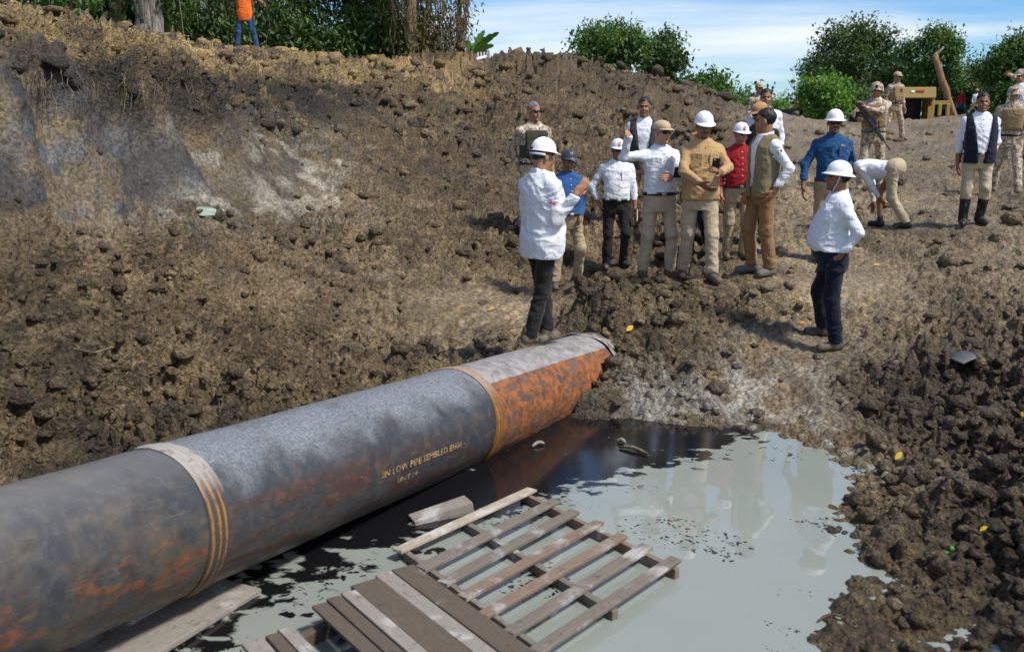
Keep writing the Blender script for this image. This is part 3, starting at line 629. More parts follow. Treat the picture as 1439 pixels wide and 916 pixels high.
# ------------------------------------------------------------------ people: figures grown from distance fields
def surface_nets(f, org, h):
    s = f < 0; nx, ny, nz = f.shape
    corner = [(0,0,0),(1,0,0),(0,1,0),(1,1,0),(0,0,1),(1,0,1),(0,1,1),(1,1,1)]
    sl = lambda A, c: A[c[0]:nx - 1 + c[0], c[1]:ny - 1 + c[1], c[2]:nz - 1 + c[2]]
    cnt = sum(sl(s, c).astype(np.int8) for c in corner); act = (cnt > 0) & (cnt < 8)
    ii = np.argwhere(act)
    if len(ii) == 0: return np.zeros((0, 3)), np.zeros((0, 4), int)
    idx = np.full(act.shape, -1, np.int64); idx[act] = np.arange(len(ii))
    vals = [f[ii[:, 0] + c[0], ii[:, 1] + c[1], ii[:, 2] + c[2]] for c in corner]
    acc = np.zeros((len(ii), 3)); n = np.zeros(len(ii))
    for a in range(8):
        for b in range(a + 1, 8):
            ca, cb = np.array(corner[a]), np.array(corner[b])
            if abs(ca - cb).sum() != 1: continue
            fa, fb = vals[a], vals[b]; m = (fa < 0) != (fb < 0)
            t = np.where(m, fa / np.where(m, fa - fb, 1), 0)
            acc += m[:, None] * (ca + t[:, None] * (cb - ca)); n += m
    V = (ii + acc / n[:, None]) * h + org
    Qs = []
    for ax in range(3):
        o1, o2 = [(1, 2), (2, 0), (0, 1)][ax]
        lo = [slice(None)] * 3; hi = [slice(None)] * 3
        lo[ax] = slice(0, -1); hi[ax] = slice(1, None)
        A, B = s[tuple(lo)], s[tuple(hi)]
        e = np.argwhere(A != B)
        ok = (e[:, o1] > 0) & (e[:, o2] > 0) & (e[:, o1] < act.shape[o1]) & (e[:, o2] < act.shape[o2]); e = e[ok]
        if not len(e): continue
        flip = A[e[:, 0], e[:, 1], e[:, 2]]
        def cell(d1, d2):
            q = e.copy(); q[:, o1] += d1; q[:, o2] += d2; return idx[q[:, 0], q[:, 1], q[:, 2]]
        q = np.stack([cell(-1, -1), cell(0, -1), cell(0, 0), cell(-1, 0)], 1)
        q = np.where(flip[:, None], q, q[:, ::-1]); Qs.append(q)
    Qs = np.concatenate(Qs); return V, Qs[(Qs >= 0).all(1)]
def sample(fn, lo, hi, h):
    lo, hi = np.asarray(lo, float), np.asarray(hi, float); n = np.maximum(np.ceil((hi - lo) / h).astype(int) + 1, 4)
    X = np.stack(np.meshgrid(*[lo[k] + np.arange(n[k]) * h for k in range(3)], indexing='ij'), -1).reshape(-1, 3)
    return surface_nets(fn(X).reshape(n), lo, h)
def cone(P, a, b, ra, rb, cap=False, q=None):
    a, b = np.asarray(a, float), np.asarray(b, float); d = b - a; L2 = max(d @ d, 1e-9); w = P - a
    t = np.clip(w @ d / L2, 0, 1); r = np.sqrt(((w - t[:, None] * d) ** 2).sum(1)) - (ra + (rb - ra) * t)
    if cap: r = np.maximum(r, (P - b) @ (d / math.sqrt(L2)))
    return r
def ell(P, c, r):
    q = (P - np.asarray(c)) / np.asarray(r); k = np.sqrt((q ** 2).sum(1)); return (k - 1) * min(r)
def smin(a, b, k):
    h = np.clip(.5 + .5 * (b - a) / k, 0, 1); return b + (a - b) * h - k * h * (1 - h)
def smax(a, b, k): return -smin(-a, -b, k)
def nrmz(v): v = np.asarray(v, float); return v / (np.linalg.norm(v) + 1e-9)
def rotm(yaw=0, pitch=0, roll=0):
    """columns: x, y, z axes of a frame turned about z (yaw, towards +x is positive), tipped forward (pitch), rolled"""
    return np.array(Matrix.Rotation(R(yaw), 3, 'Z') @ Matrix.Rotation(R(pitch), 3, 'X') @ Matrix.Rotation(R(roll), 3, 'Y'))
def ik(a, c, l1, l2, pole):
    a, c = np.asarray(a, float), np.asarray(c, float); d = c - a; L = np.linalg.norm(d); mx = (l1 + l2) * .995
    if L > mx: c = a + d / L * mx; d = c - a; L = mx
    L = max(L, abs(l1 - l2) + .02); x = (l1 * l1 - l2 * l2 + L * L) / (2 * L); hgt = math.sqrt(max(l1 * l1 - x * x, 0)); u = d / (np.linalg.norm(d) + 1e-9)
    p = np.asarray(pole, float); p = p - u * (p @ u); return a + u * x + nrmz(p) * hgt, c

def cloth(name, col, var=.12, rough=.85, dirt=None, dirt_amt=.0, wr=1.0, camo=None, sheen=.1):
    a = NT(name, rough, .2); co = a.coord('Object')
    nA = a.noise(a.coord('Object', scale=(1, 1, .55)), 8, 3, .5, 1.8); nB = a.noise(a.coord('Object', scale=(.6, .6, 1.5)), 8, 1, .4, 1.8); nW = a.noise(co, 420, 1, .5)
    c = a.mix(a.noise(co, 6, 3), tuple(x * (1 - var) for x in col), tuple(min(x * (1 + var), .9) for x in col))
    if camo:
        c = col
        for k, (cc, sc, th) in enumerate(camo): c = a.mix(a.rng(a.noise(a.coord('Object', rot=(k, .5 * k, 0)), sc, 2, .5, .4), th, th + .03), c, cc)
    if dirt: c = a.mix(a.math('MULTIPLY', a.rng(a.noise(co, 7, 5, .65), .50, .66), dirt_amt), c, dirt)
    h = a.math('ADD', a.math('ADD', nA, a.math('MULTIPLY', nB, .8)), a.math('MULTIPLY', nW, .03))
    a.b.inputs['Sheen Weight'].default_value = sheen
    return a.done(c, None, a.bump(h, .60 * wr, .022))
MUDC = (0.20, 0.16, 0.11)
C_WHITE = cloth('white_cotton_shirt', (0.70, 0.72, 0.76), .02, dirt=(0.56, 0.58, 0.52), dirt_amt=.25)
C_WHITE2 = cloth('muddy_white_overshirt', (0.70, 0.72, 0.75), .02, dirt=(0.50, 0.43, 0.35), dirt_amt=.35)
C_BLUE = cloth('mid_blue_shirt', (0.026, 0.085, 0.24)); C_NAVYB = cloth('dark_blue_shirt', (0.012, 0.065, 0.165))
C_TAN = cloth('tan_work_shirt', (0.42, 0.27, 0.125)); C_RED = cloth('red_shirt', (0.30, 0.012, 0.018)); C_ORANGE = cloth('orange_shirt', (0.90, 0.16, 0.025))
C_KHAKI = cloth('khaki_trousers', (0.38, 0.295, 0.185), dirt=MUDC, dirt_amt=.35); C_KHAKI2 = cloth('pale_khaki_trousers', (0.45, 0.365, 0.245), dirt=MUDC, dirt_amt=.3)
C_BROWN = cloth('brown_trousers', (0.25, 0.145, 0.065)); C_BLACK = cloth('black_trousers', (0.014, 0.013, 0.014), dirt=(.05, .04, .03), dirt_amt=.5); C_DKBRN = cloth('charcoal_trousers', (0.022, 0.019, 0.018))
C_JEAN = cloth('dark_blue_jeans', (0.006, 0.010, 0.022)); C_JEAN2 = cloth('blue_jeans', (0.035, 0.075, 0.17))
C_OLIVE = cloth('olive_vest', (0.215, 0.175, 0.095)); C_NAVY = cloth('navy_vest', (0.010, 0.012, 0.026)); C_GREYV = cloth('dark_grey_vest', (0.045, 0.047, 0.045)); C_BLKV = cloth('black_jacket', (0.016, 0.018, 0.017))
C_PLATE = cloth('tan_plate_carrier', (0.26, 0.18, 0.095)); C_DKV = cloth('dark_green_vest', (0.05, 0.045, 0.03))
CAMO = [((0.23, 0.155, 0.10), 19, .52), ((0.60, 0.54, 0.45), 15, .60), ((0.13, 0.075, 0.045), 26, .63)]
C_CAMO = cloth('desert_camouflage', (0.44, 0.36, 0.27), camo=CAMO)
C_CAP = cloth('beige_cap_cotton', (0.50, 0.36, 0.235), wr=.4); C_CAP2 = cloth('tan_cap_cotton', (0.38, 0.22, 0.10), wr=.4)
def plastic(name, col, rough=.32):
    a = NT(name, rough, .5); n = a.noise(a.coord('Object'), 16, 5, .65); return a.done(a.mix(a.rng(n, .55, .75, 0, .25), col, tuple(x * .6 for x in col)), a.rng(n, .3, .7, rough - .06, rough + .14))
P_HAT = plastic('white_helmet_shell', (0.83, 0.83, 0.82)); P_DKHAT = plastic('dark_grey_helmet_shell', (0.045, 0.05, 0.058)); P_BLACK = plastic('black_plastic', (0.012, 0.012, 0.013), .35)
P_LOGO = plastic('red_emblem', (0.65, 0.03, 0.035), .5); P_GREEN = plastic('green_emblem', (0.0, 0.22, 0.10), .6); P_WHITE = plastic('white_print', (0.8, 0.8, 0.8), .6); P_GREY = plastic('grey_strap', (0.5, 0.52, 0.55), .5)
P_LENS = plastic('dark_glass_lens', (0.008, 0.008, 0.009), .12); P_LEATHER = plastic('black_belt_leather', (0.012, 0.010, 0.009), .5); P_METAL = plastic('buckle_metal', (0.42, 0.40, 0.36), .4)
def muddy(name, col, mud, amt):
    a = NT(name, .7, .3); co = a.coord('Object'); n = a.noise(co, 14, 5, .65); return a.done(a.mix(a.rng(n, .62 - .35 * amt, .74 - .3 * amt), col, mud), a.rng(n, .3, .7, .45, .9), a.bump(n, .6, .01))
S_BOOT = muddy('brown_muddy_boot', (0.085, 0.048, 0.030), (0.20, 0.165, 0.12), .35); S_MUD = muddy('mud_caked_shoe', (0.055, 0.045, 0.036), (0.15, 0.12, 0.085), .6); S_RUB = muddy('black_rubber_boot', (0.016, 0.017, 0.016), (0.16, 0.14, 0.11), .25); S_GREY = muddy('grey_sneaker', (0.10, 0.105, 0.11), (0.15, 0.125, 0.095), .5); S_TAN = muddy('tan_combat_boot', (0.26, 0.20, 0.14), (0.18, 0.145, 0.10), .4); S_BLK = muddy('black_shoe', (0.02, 0.02, 0.02), (0.14, 0.12, 0.09), .35)
def skin_mat():
    a = NT('skin', .52, .35); n = a.noise(a.coord('Object'), 40, 4, .6); c = a.attr('tone').outputs['Color']
    a.b.inputs['Subsurface Weight'].default_value = .08; a.b.inputs['Subsurface Radius'].default_value = (.01, .004, .002)
    return a.done(a.mix(a.rng(n, .3, .7, 0, .5), c, a.mix(1.0, c, (.82, .78, .76), 'MULTIPLY')), None, a.bump(n, .2, .004))
SKIN = skin_mat()
def hair_mat(name, c):
    a = NT(name, .55, .4); n = a.noise(a.coord('Object', scale=(1, 1, .3)), 120, 3, .6); return a.done(a.mix(n, tuple(x * .5 for x in c), tuple(x * 1.6 for x in c)), None, a.bump(n, .7, .006))
H_BLACK = hair_mat('black_hair', (0.010, 0.009, 0.008)); H_GREY = hair_mat('grey_hair', (0.16, 0.155, 0.15))

TS = np.array([-.17, -.10, 0, .08, .16, .25, .34, .42, .49, .535, .57]); TX = np.array([.160, .166, .166, .154, .150, .156, .166, .166, .120, .080, .062]); TY = np.array([.106, .114, .116, .108, .108, .113, .118, .112, .088, .070, .060])
HEADC = .684
def helmet_mesh(kind):
    """dome with ridges and brim, in the head's frame (front is -y); returns V, Q"""
    n = 64
    if kind == 'full': rx, ry, rz, z0 = .098, .116, .122, .052
    elif kind == 'combat': rx, ry, rz, z0 = .106, .124, .132, .005
    else: rx, ry, rz, z0 = .095, .113, .118, .052
    a = np.arange(n) * 2 * np.pi / n; fx, fy = np.sin(a), -np.cos(a)
    front = np.clip(np.cos(a), 0, 1) ** 2
    if kind == 'full': brim = .030 + .010 * front + .006 * np.clip(-np.cos(a), 0, 1); droop = -.016 * np.ones(n)
    elif kind == 'combat': brim = .004 * np.ones(n); droop = -.02 + .045 * front - .012 * np.abs(np.sin(a)) ** 3
    else: brim = .006 + .044 * np.clip(np.cos(a), 0, 1) ** 1.5; droop = -.004 - .012 * front
    rings = []
    def ring(sc, z, extra=0): rings.append(np.stack([fx * (rx * sc + extra), fy * (ry * sc + extra), z0 + z], 1))
    ring(.93, np.full(n, -.008) + (droop if kind == 'combat' else 0)); ring(.96, droop * .3 - .006 if kind != 'combat' else droop)
    ring(1.0, droop - .005, brim); ring(1.0, droop, brim + .003); ring(1.0, droop * .6 + .003, brim * .5 if kind != 'combat' else brim); ring(1.0, np.full(n, .006) + (droop * .6 if kind == 'combat' else 0), .002)
    for t in np.radians([8, 18, 28, 38, 48, 58, 67, 75, 82, 87]):
        x = fx * rx * math.cos(t); rid = np.zeros(n)
        if kind in ('cap', 'full'): rid = (.006 * np.exp(-(x / .010) ** 2) + .005 * np.exp(-((np.abs(x) - .038) / .009) ** 2)) * math.sin(t) ** .5
        sc = math.cos(t) + (.04 * math.sin(2 * t))
        rings.append(np.stack([fx * rx * sc, fy * ry * sc, z0 + rz * math.sin(t) * .93 + rid], 1))
    V = np.concatenate(rings); m = len(rings); i = np.arange(m * n).reshape(m, n); j = np.roll(i, -1, 1)
    Qd = np.stack([i[:-1], j[:-1], j[1:], i[1:]], -1).reshape(-1, 4)
    V = np.concatenate([V, V[-n:].mean(0)[None] + [[0, 0, .002]]]); t = len(V) - 1
    Qd = np.concatenate([Qd, np.stack([i[-1], j[-1], np.full(n, t), np.full(n, t)], 1)])
    return V, Qd
def cap_mesh():
    n = 48; a = np.arange(n) * 2 * np.pi / n; fx, fy = np.sin(a), -np.cos(a); rx, ry, rz, z0 = .089, .109, .092, .054
    rings = [np.stack([fx * rx * .96, fy * ry * .96, np.full(n, z0 - .004)], 1), np.stack([fx * rx, fy * ry, np.full(n, z0 - .002)], 1)]
    for t in np.radians([5, 15, 26, 38, 50, 62, 74, 84]):
        sc = math.cos(t) + .08 * math.sin(2 * t); pan = 1 + .008 * np.abs(np.sin(a * 3)); rings.append(np.stack([fx * rx * sc * pan, fy * ry * sc * pan, z0 + rz * math.sin(t) * np.ones(n)], 1))
    V = np.concatenate(rings); m = len(rings); i = np.arange(m * n).reshape(m, n); j = np.roll(i, -1, 1); Qd = np.stack([i[:-1], j[:-1], j[1:], i[1:]], -1).reshape(-1, 4)
    V = np.concatenate([V, [[0, 0, z0 + rz]], ]); t = len(V) - 1; Qd = np.concatenate([Qd, np.stack([i[-1], j[-1], np.full(n, t), np.full(n, t)], 1)])
    # visor
    A = np.linspace(-1.15, 1.15, 17); R0 = np.stack([np.sin(A) * rx * .98, -np.cos(A) * ry * .98, np.full(17, z0)], 1)
    ext = np.cos(A / 1.15 * np.pi / 2) ** .55; R1 = R0 + np.stack([np.sin(A) * .012 * ext, -.075 * ext, -.018 * ext - .012 * (np.abs(A) / 1.15) ** 2], 1)
    Rm = (R0 + R1) / 2 + [0, 0, .004]; top = np.concatenate([R0, Rm, R1, R1 - [0, 0, .004], Rm - [0, 0, .005], R0 - [0, 0, .005]]); b = np.arange(6 * 17).reshape(6, 17)
    qv = np.stack([b[:-1, :-1], b[:-1, 1:], b[1:, 1:], b[1:, :-1]], -1).reshape(-1, 4)
    return V, Qd, top, qv
def band_np(rx, ry, z0, z1, n=40, cy=0, thick=.006):
    a = np.arange(n) * 2 * np.pi / n; rr = []
    for e, z in ((0, z0), (thick, z0), (thick, z1), (0, z1)): rr.append(np.stack([np.sin(a) * (rx + e), -np.cos(a) * (ry + e) + cy, np.full(n, z)], 1))
    V = np.concatenate(rr); i = np.arange(4 * n).reshape(4, n); j = np.roll(i, -1, 1); return V, np.stack([i[:-1], j[:-1], j[1:], i[1:]], -1).reshape(-1, 4)

def person(label, u, y, vtop, yaw=0, shirt=C_WHITE, trousers=C_KHAKI, shoes=S_MUD, hat=None, hat_mat=None, hair=H_BLACK, skin=(0.30, 0.155, 0.085), belly=.25, wide=1.0, lean=0, sway=0, twist=0, head=(0, 0, 0),
           Rh=None, Lh=None, Rpole=None, Lpole=None, feet=None, tuck=True, belt=True, vest=None, vest_open=.07, carrier=None, glasses=False, logo=False, boots=False, curl=(.5, .5), pelvis=None, stature=None, res=.014, vfoot=None, sleeve_short=False, crouch=0.0, mustache=False, loose=0.0, seed=0, tall_hat=True, chin=False, rootz=None, hem_z=-.17, Rdir=None, Ldir=None):
    wide = 1 + (wide - 1) * .6; xy = at(u, 300, y=y)[:2]
    # feet: photograph columns and how much farther/nearer than the figure's middle
    if feet is None: feet = ((u - 14, 0.0), (u + 14, 0.0))
    fw = []
    for (fu, dyf, *zz) in feet:
        q = at(fu, 400 if vfoot is None else vfoot, y=y + dyf); zg = gz(q[0], q[1]) if rootz is None else rootz
        fw.append(np.array([q[0], q[1], zg + (zz[0] if zz else 0)]))
    z0 = min(f[2] for f in fw) + .008
    ztop = at(u, vtop, y=y)[2] - (.028 if hat in ('cap_helmet', 'full', 'combat') else .012 if hat == 'cap' else .004)
    H = stature or (ztop - z0); s = H / 1.757
    skin = tuple(min(c * 1.22, .6) for c in skin); root = empty('person', (xy[0], xy[1], z0), R(yaw)); tag(root, label, 'person')
    Mi = np.array(Matrix.Rotation(-R(yaw), 3, 'Z'))
    def loc(w): return Mi @ (np.asarray(w, float) - np.array([xy[0], xy[1], z0]))
    # which photographed foot is the right one: order by local x
    fl = [loc(f) for f in fw]; fl.sort(key=lambda q: q[0]); RF, LF = fl
    pz = .925 * s - crouch
    pc = np.array([(RF[0] + LF[0]) / 2, (RF[1] + LF[1]) / 2, pz]) if pelvis is None else loc(at(pelvis[0], pelvis[1], y=y + pelvis[2]))
    TR = rotm(0, -lean, sway) if False else np.array(Matrix.Rotation(R(sway), 3, 'Y') @ Matrix.Rotation(R(lean), 3, 'X'))
    TW = TR @ np.array(Matrix.Rotation(R(twist), 3, 'Z'))
    def T(p, tw=True): return pc + (TW if tw else TR) @ (np.asarray(p, float) * s)
    hipR, hipL = pc + TR @ np.array([-.092, 0, -.02]) * s * .999, pc + TR @ np.array([.092, 0, -.02]) * s
    if abs(lean) > 40: hipR, hipL = pc + np.array([-.092, 0, 0]) * s, pc + np.array([.092, 0, 0]) * s
    aR, aL = RF + [0, .02, .085 * s], LF + [0, .02, .085 * s]
    kR, aR2 = ik(hipR, aR, .416 * s, .416 * s, (-.12, -1, 0)); kL, aL2 = ik(hipL, aL, .416 * s, .416 * s, (.12, -1, 0))
    shR, shL = T((-.172 * wide, .01, .446)), T((.172 * wide, .01, .446)); nb = T((0, .012, .53)); hc = T((0, -.018, HEADC))
    if abs(lean) > 40: hc = T((0, -.03, .64))
    def hand_target(h, side):
        if h is None: return T((side * .235 * wide, -.06, -.08)) if abs(lean) < 40 else (shR if side < 0 else shL) + np.array([0, -.05, -.5 * s])
        return loc(at(h[0], h[1], y=y + h[2]))
    hR, hL = hand_target(Rh, -1), hand_target(Lh, 1)
    eR, hR = ik(shR, hR, .285 * s, .265 * s, Rpole or (-.5, .7, -.5)); eL, hL = ik(shL, hL, .285 * s, .265 * s, Lpole or (.5, .7, -.5))
    HM = np.array(Matrix.Rotation(R(head[0]), 3, 'Z') @ Matrix.Rotation(R(head[1]), 3, 'X') @ Matrix.Rotation(R(head[2]), 3, 'Y'))
    hs = s * 1.0
    bel = belly * np.array([.1, .3, .6, 1.0, 1.0, .75, .4, .1, 0, 0, 0]) * .12
    def torso(P, ease, lo, hi, extra=0.0):
        q = ((P - pc) @ TW) / s; z = q[:, 2]
        wx = np.interp(z, TS, TX * wide) + bel.max() * .25 * np.interp(z, TS, (bel > .01).astype(float)) + ease; b = np.interp(z, TS, bel); wy = np.interp(z, TS, TY) * (.5 + .5 * wide) + b * .55 + ease
        k = (np.abs(q[:, 0] / wx) ** 2.3 + np.abs((q[:, 1] + b * .55 + .004) / wy) ** 2.3) ** (1 / 2.3); d = (k - 1) * np.minimum(wx, wy)
        return np.maximum(d, np.maximum(lo - z, z - hi)) * s, q
    def wrinkle(P, amp, f, sd):
        w = P + .05 * np.stack([vnoise(P, 6, sd + 5), vnoise(P, 6, sd + 6), vnoise(P, 6, sd + 7)], 1)
        r1 = 1 - np.abs(vnoise(w @ np.array([[.8, 0, .6], [0, .7, 0], [-.6, 0, .8]]).T * np.array([.55, .8, 1.25]), f, sd)); r2 = 1 - np.abs(vnoise(w @ np.array([[.8, 0, -.6], [0, .7, 0], [.6, 0, .8]]).T * np.array([.5, .8, 1.3]), f * 1.25, sd + 1))
        return amp * (1.7 * np.maximum(r1, r2) ** 4 - .8 + .3 * vnoise(P, f * .5, sd + 2))
    def bounds(pts, m): p = np.array(pts); return p.min(0) - m, p.max(0) + m
    # ---- body: head and neck, hands, and the trunk and limbs beneath the clothes, one mesh
    mb = MB(); tones = []
    def head_sdf(P):
        q = ((P - hc) @ HM) / hs
        d = smin(ell(q, (0, .012, .045), (.074, .094, .088)), ell(q, (0, -.026, -.048), (.058, .068, .074)), .03)
        d = smin(d, cone(q, (0, -.088, .014), (0, -.110, -.022), .009, .014), .012); d = smin(d, ell(q, (0, -.086, .026), (.046, .016, .009)), .012)
        for sx in (-1, 1):
            d = smax(d, -ell(q, (sx * .030, -.104, .008), (.017, .016, .010)), .012); d = smin(d, ell(q, (sx * .078, .006, -.004), (.010, .020, .032)), .008); d = smin(d, ell(q, (sx * .036, -.072, -.03), (.022, .02, .02)), .02)
        d = smin(d, ell(q, (0, -.090, -.056), (.022, .011, .006)), .006); d = smin(d, ell(q, (0, -.089, -.068), (.018, .011, .006)), .006); d = smin(d, ell(q, (0, -.076, -.1), (.026, .02, .018)), .015)
        d = d * hs; nk = (nb - T((0, 0, .5))); return smin(d, cone(P, hc + HM @ np.array([0, .022, -.05]) * hs, nb - nrmz(nk) * .05, .056 * s, .064 * s), .02)
    lo, hi = bounds([hc, nb], .15 * s); hi[2] += .02
    V, Qd = sample(head_sdf, lo, hi, (.0078 if res < .016 else .0095 if res < .02 else .012) * s); mb.add(V, Qd)
    q = ((V - hc) @ HM) / hs; base = np.array(skin); tn = np.tile(base, (len(V), 1))
    def put(m, c, f=1.0): tn[m] = tn[m] * (1 - f) + np.array(c) * f
    for sx in (-1, 1):
        ex, ez = q[:, 0] - sx * .030, q[:, 2] - .008
        put((q[:, 1] < -.06) & (np.abs(ex) < .019) & (np.abs(ez) < .012), (0.10, 0.05, 0.035), .6)
        put((q[:, 1] < -.06) & (np.abs(ex) < .011) & (np.abs(ez) < .006), (0.03, 0.02, 0.018), .9)
        put((q[:, 1] < -.055) & (np.abs(ex) < .023) & (np.abs(ez - .021 + .25 * np.abs(ex)) < .0065), (0.02, 0.015, 0.012), .85)
    put((q[:, 1] < -.07) & (np.abs(q[:, 0]) < .024) & (np.abs(q[:, 2] + .062) < .010), (0.28, 0.09, 0.07), .5)
    if mustache: put((q[:, 1] < -.07) & (np.abs(q[:, 0]) < .032) & (np.abs(q[:, 2] + .043) < .008), (0.02, 0.016, 0.014), .85); put((q[:, 1] < -.05) & (np.abs(q[:, 0]) < .03) & (q[:, 2] < -.082), (0.05, 0.035, 0.03), .7)
    else: put((q[:, 1] < -.01) & (q[:, 2] < -.045) & (q[:, 2] > -.12) & (np.abs(q[:, 0]) < .06) & ~((np.abs(q[:, 0]) < .024) & (np.abs(q[:, 2] + .062) < .010)), base * .72, .5)
    tones.append(tn)
    def hand(wr, el, side, cl, dirv):
        f = nrmz(wr - el) if dirv is None else nrmz(dirv)
        inward = nrmz(np.array([-side * 1.0, -.25, 0])); nrm = nrmz(inward - f * (inward @ f)) if abs(inward @ f) < .9 else nrmz(np.cross(f, [0, 0, 1])); ac = np.cross(f, nrm) * 1.0
        if ac @ np.array([0, -1.0, .3]) < 0: ac = -ac      # thumb side forward
        fing = []
        for k, (o, L) in enumerate(((.031, .040), (.011, .045), (-.010, .042), (-.029, .033))):
            p = wr + (f * .096 + ac * o) * s; d = f.copy(); seg = []
            for j, l in enumerate((L, L * .68, L * .52)):
                ang = cl * (.55 if j == 0 else .85); d = nrmz(d * math.cos(ang) + nrm * math.sin(ang)); p2 = p + d * l * s; seg.append((p, p2)); p = p2
                nrm_k = nrm
            fing.append(seg)
        t0 = wr + (f * .030 + ac * .030) * s; t1 = t0 + nrmz(f * .65 + ac * .62 + nrm * .35) * .045 * s; t2 = t1 + nrmz(f * .85 + ac * .2 + nrm * (.25 + .5 * cl)) * .034 * s
        def fn(P):
            L = np.stack([(P - (wr + f * .05 * s)) @ f, (P - wr) @ ac, (P - wr) @ nrm], 1) / s
            d = (ell(L, (0, 0, 0), (.056, .043, .019))) * s; d = smin(d, cone(P, el + (wr - el) * .55, wr + f * .01 * s, .036 * s, .027 * s), .015)
            for sg in fing:
                for j, (a, b) in enumerate(sg): d = smin(d, cone(P, a, b, (.0100 - .0008 * j) * s, (.0094 - .001 * j) * s), .004)
            d = smin(d, cone(P, t0, t1, .0135 * s, .0115 * s), .008); return smin(d, cone(P, t1, t2, .0115 * s, .0095 * s), .003)
        pts = [wr, el + (wr - el) * .6, t2] + [sg[k][1] for sg in fing for k in (0, 1, 2)]
        lo, hi = bounds(pts, .03); V, Qd = sample(fn, lo, hi, .0066 if res < .016 else .008); mb.add(V, Qd); tones.append(np.tile(base * (.95, .92, .9), (len(V), 1)))
        return wr + f * .06 * s, f, nrm, ac
    gripR = hand(hR, eR, -1, curl[0], Rdir); gripL = hand(hL, eL, 1, curl[1], Ldir)
    def inner(P):
        d, _ = torso(P, -.022, -.15 if abs(lean) < 40 else -.03, .545)
        for a, e, w in ((shR, eR, hR), (shL, eL, hL)):
            d = smin(d, cone(P, a, e, .048 * s, .038 * s), .03); d = smin(d, cone(P, e, w, .038 * s, .027 * s), .02)
        for hp, kn, an in ((hipR, kR, aR2), (hipL, kL, aL2)): d = smin(d, cone(P, hp, kn, .072 * s, .05 * s), .03); d = smin(d, cone(P, kn, an, .048 * s, .036 * s), .02)
        return d
    lo, hi = bounds([shR, shL, eR, eL, hR, hL, hipR, hipL, kR, kL, aR2, aL2, nb], .1); V, Qd = sample(inner, lo, hi, .03); mb.add(V, Qd); tones.append(np.tile(base, (len(V), 1)))
    me = mb.mesh('body'); color_attr(me, 'tone', np.concatenate(tones)); body = link('body', me, SKIN, root)
    # ---- shirt
    hem = .02 if tuck else hem_z
    def shirt_sdf(P):
        d, q = torso(P, .012 + loose + (0 if tuck else .010), hem, .555)
        fl = 0 if tuck else .02
        d = smin(d, cone(P, nb - (nb - pc) * .06, shR, .048 * s, .060 * s), .06); d = smin(d, cone(P, nb - (nb - pc) * .06, shL, .048 * s, .060 * s), .06)
        for a, e, w in ((shR, eR, hR), (shL, eL, hL)):
            d = smin(d, cone(P, a, e, (.058 + loose) * s, (.049 + loose) * s, cap=False) if not sleeve_short else cone(P, a, a + (e - a) * .7, .072 * s, .064 * s, cap=True), .028)
            if not sleeve_short: d = smin(d, cone(P, e, w, (.049 + loose) * s, (.038 + loose * .8) * s, cap=True), .02)
        d = d - wrinkle(P, .0078, 9, 300 + seed)
        col = np.abs(np.sqrt((q[:, 0] / 1.05) ** 2 + (q[:, 1] - .010) ** 2) - .066) - .006; col = np.maximum(col, np.abs(q[:, 2] - .556 - .25 * (q[:, 1] - .0)) - .022) * s
        d = np.maximum(np.minimum(d, col), (hem - q[:, 2]) * s)
        return d
    lo, hi = bounds([shR, shL, eR, eL, hR, hL, pc, nb], .17 * wide + .03 + loose)
    V, Qd = sample(shirt_sdf, lo, hi, res); sh = link('shirt', mesh_np('shirt', V, Qd), shirt, root)
    # ---- trousers
    def pants_sdf(P):
        q0 = ((P - pc) @ TW) / s
        d, q = torso(P, .006, -.17 if abs(lean) < 40 else -.06, .055 if abs(lean) < 40 else .1)
        tops = (hipR, hipL)
        for hp, kn, an in ((hipR, kR, aR2), (hipL, kL, aL2)):
            end = an if not boots else kn + (an - kn) * .35
            d = smin(d, cone(P, hp, kn, .090 * s, .070 * s), .035); d = smin(d, cone(P, kn, end, .070 * s, (.063 if not boots else .075) * s, cap=True), .03)
        low = np.exp(-((P[:, 2] - aR2[2] - .06) / .10) ** 2) + .6 * np.exp(-((P[:, 2] - kR[2]) / .10) ** 2)
        d = d - wrinkle(P, .0068, 9, 330 + seed) - low * .007 * (1 - 2 * np.abs(vnoise(P * np.array([.45, .45, 1.6]) + .03 * vnoise(P, 5, 3)[:, None], 13, 350 + seed)))
        if abs(lean) > 40: d = smin(d, ell((P - pc) / s, (0, .045, .03), (.165, .125, .135)) * s, .06)
        return np.maximum(d, (q[:, 2] - .05) * s) if abs(lean) < 40 else np.maximum(d, (q[:, 2] - .10) * s)
    lo, hi = bounds([hipR, hipL, kR, kL, aR2, aL2, pc], .15 + .08 * belly + .03)
    if abs(lean) >= 40: lo, hi = lo - .08, hi + .1
    V, Qd = sample(pants_sdf, lo, hi, res); link('trousers', mesh_np('trousers', V, Qd), trousers, root)
    if belt and tuck and abs(lean) < 40:
        b = np.interp(.04, TS, bel); wx = np.interp(.04, TS, TX * wide) + .012 + bel.max() * .25; wy = np.interp(.04, TS, TY) * (.5 + .5 * wide) + b * .55 + .012
        V, Qd = band_np(wx, wy, .012, .050, cy=-b * .55 - .004, thick=.008); o = link('belt', mesh_np('belt', pc + (V * s) @ TW.T, Qd), P_LEATHER, root)
        bx = np.array([(x, yy, z) for x in (-.024, .024) for yy in (-.010, .004) for z in (.013, .049)]) + [0, -wy - b * .55 - .010, 0]
        link('buckle', mesh_np('buckle', pc + (bx * s) @ TW.T, np.array([(0, 1, 3, 2), (4, 6, 7, 5), (0, 4, 5, 1), (2, 3, 7, 6), (0, 2, 6, 4), (1, 5, 7, 3)])), P_METAL, o, smooth=False)
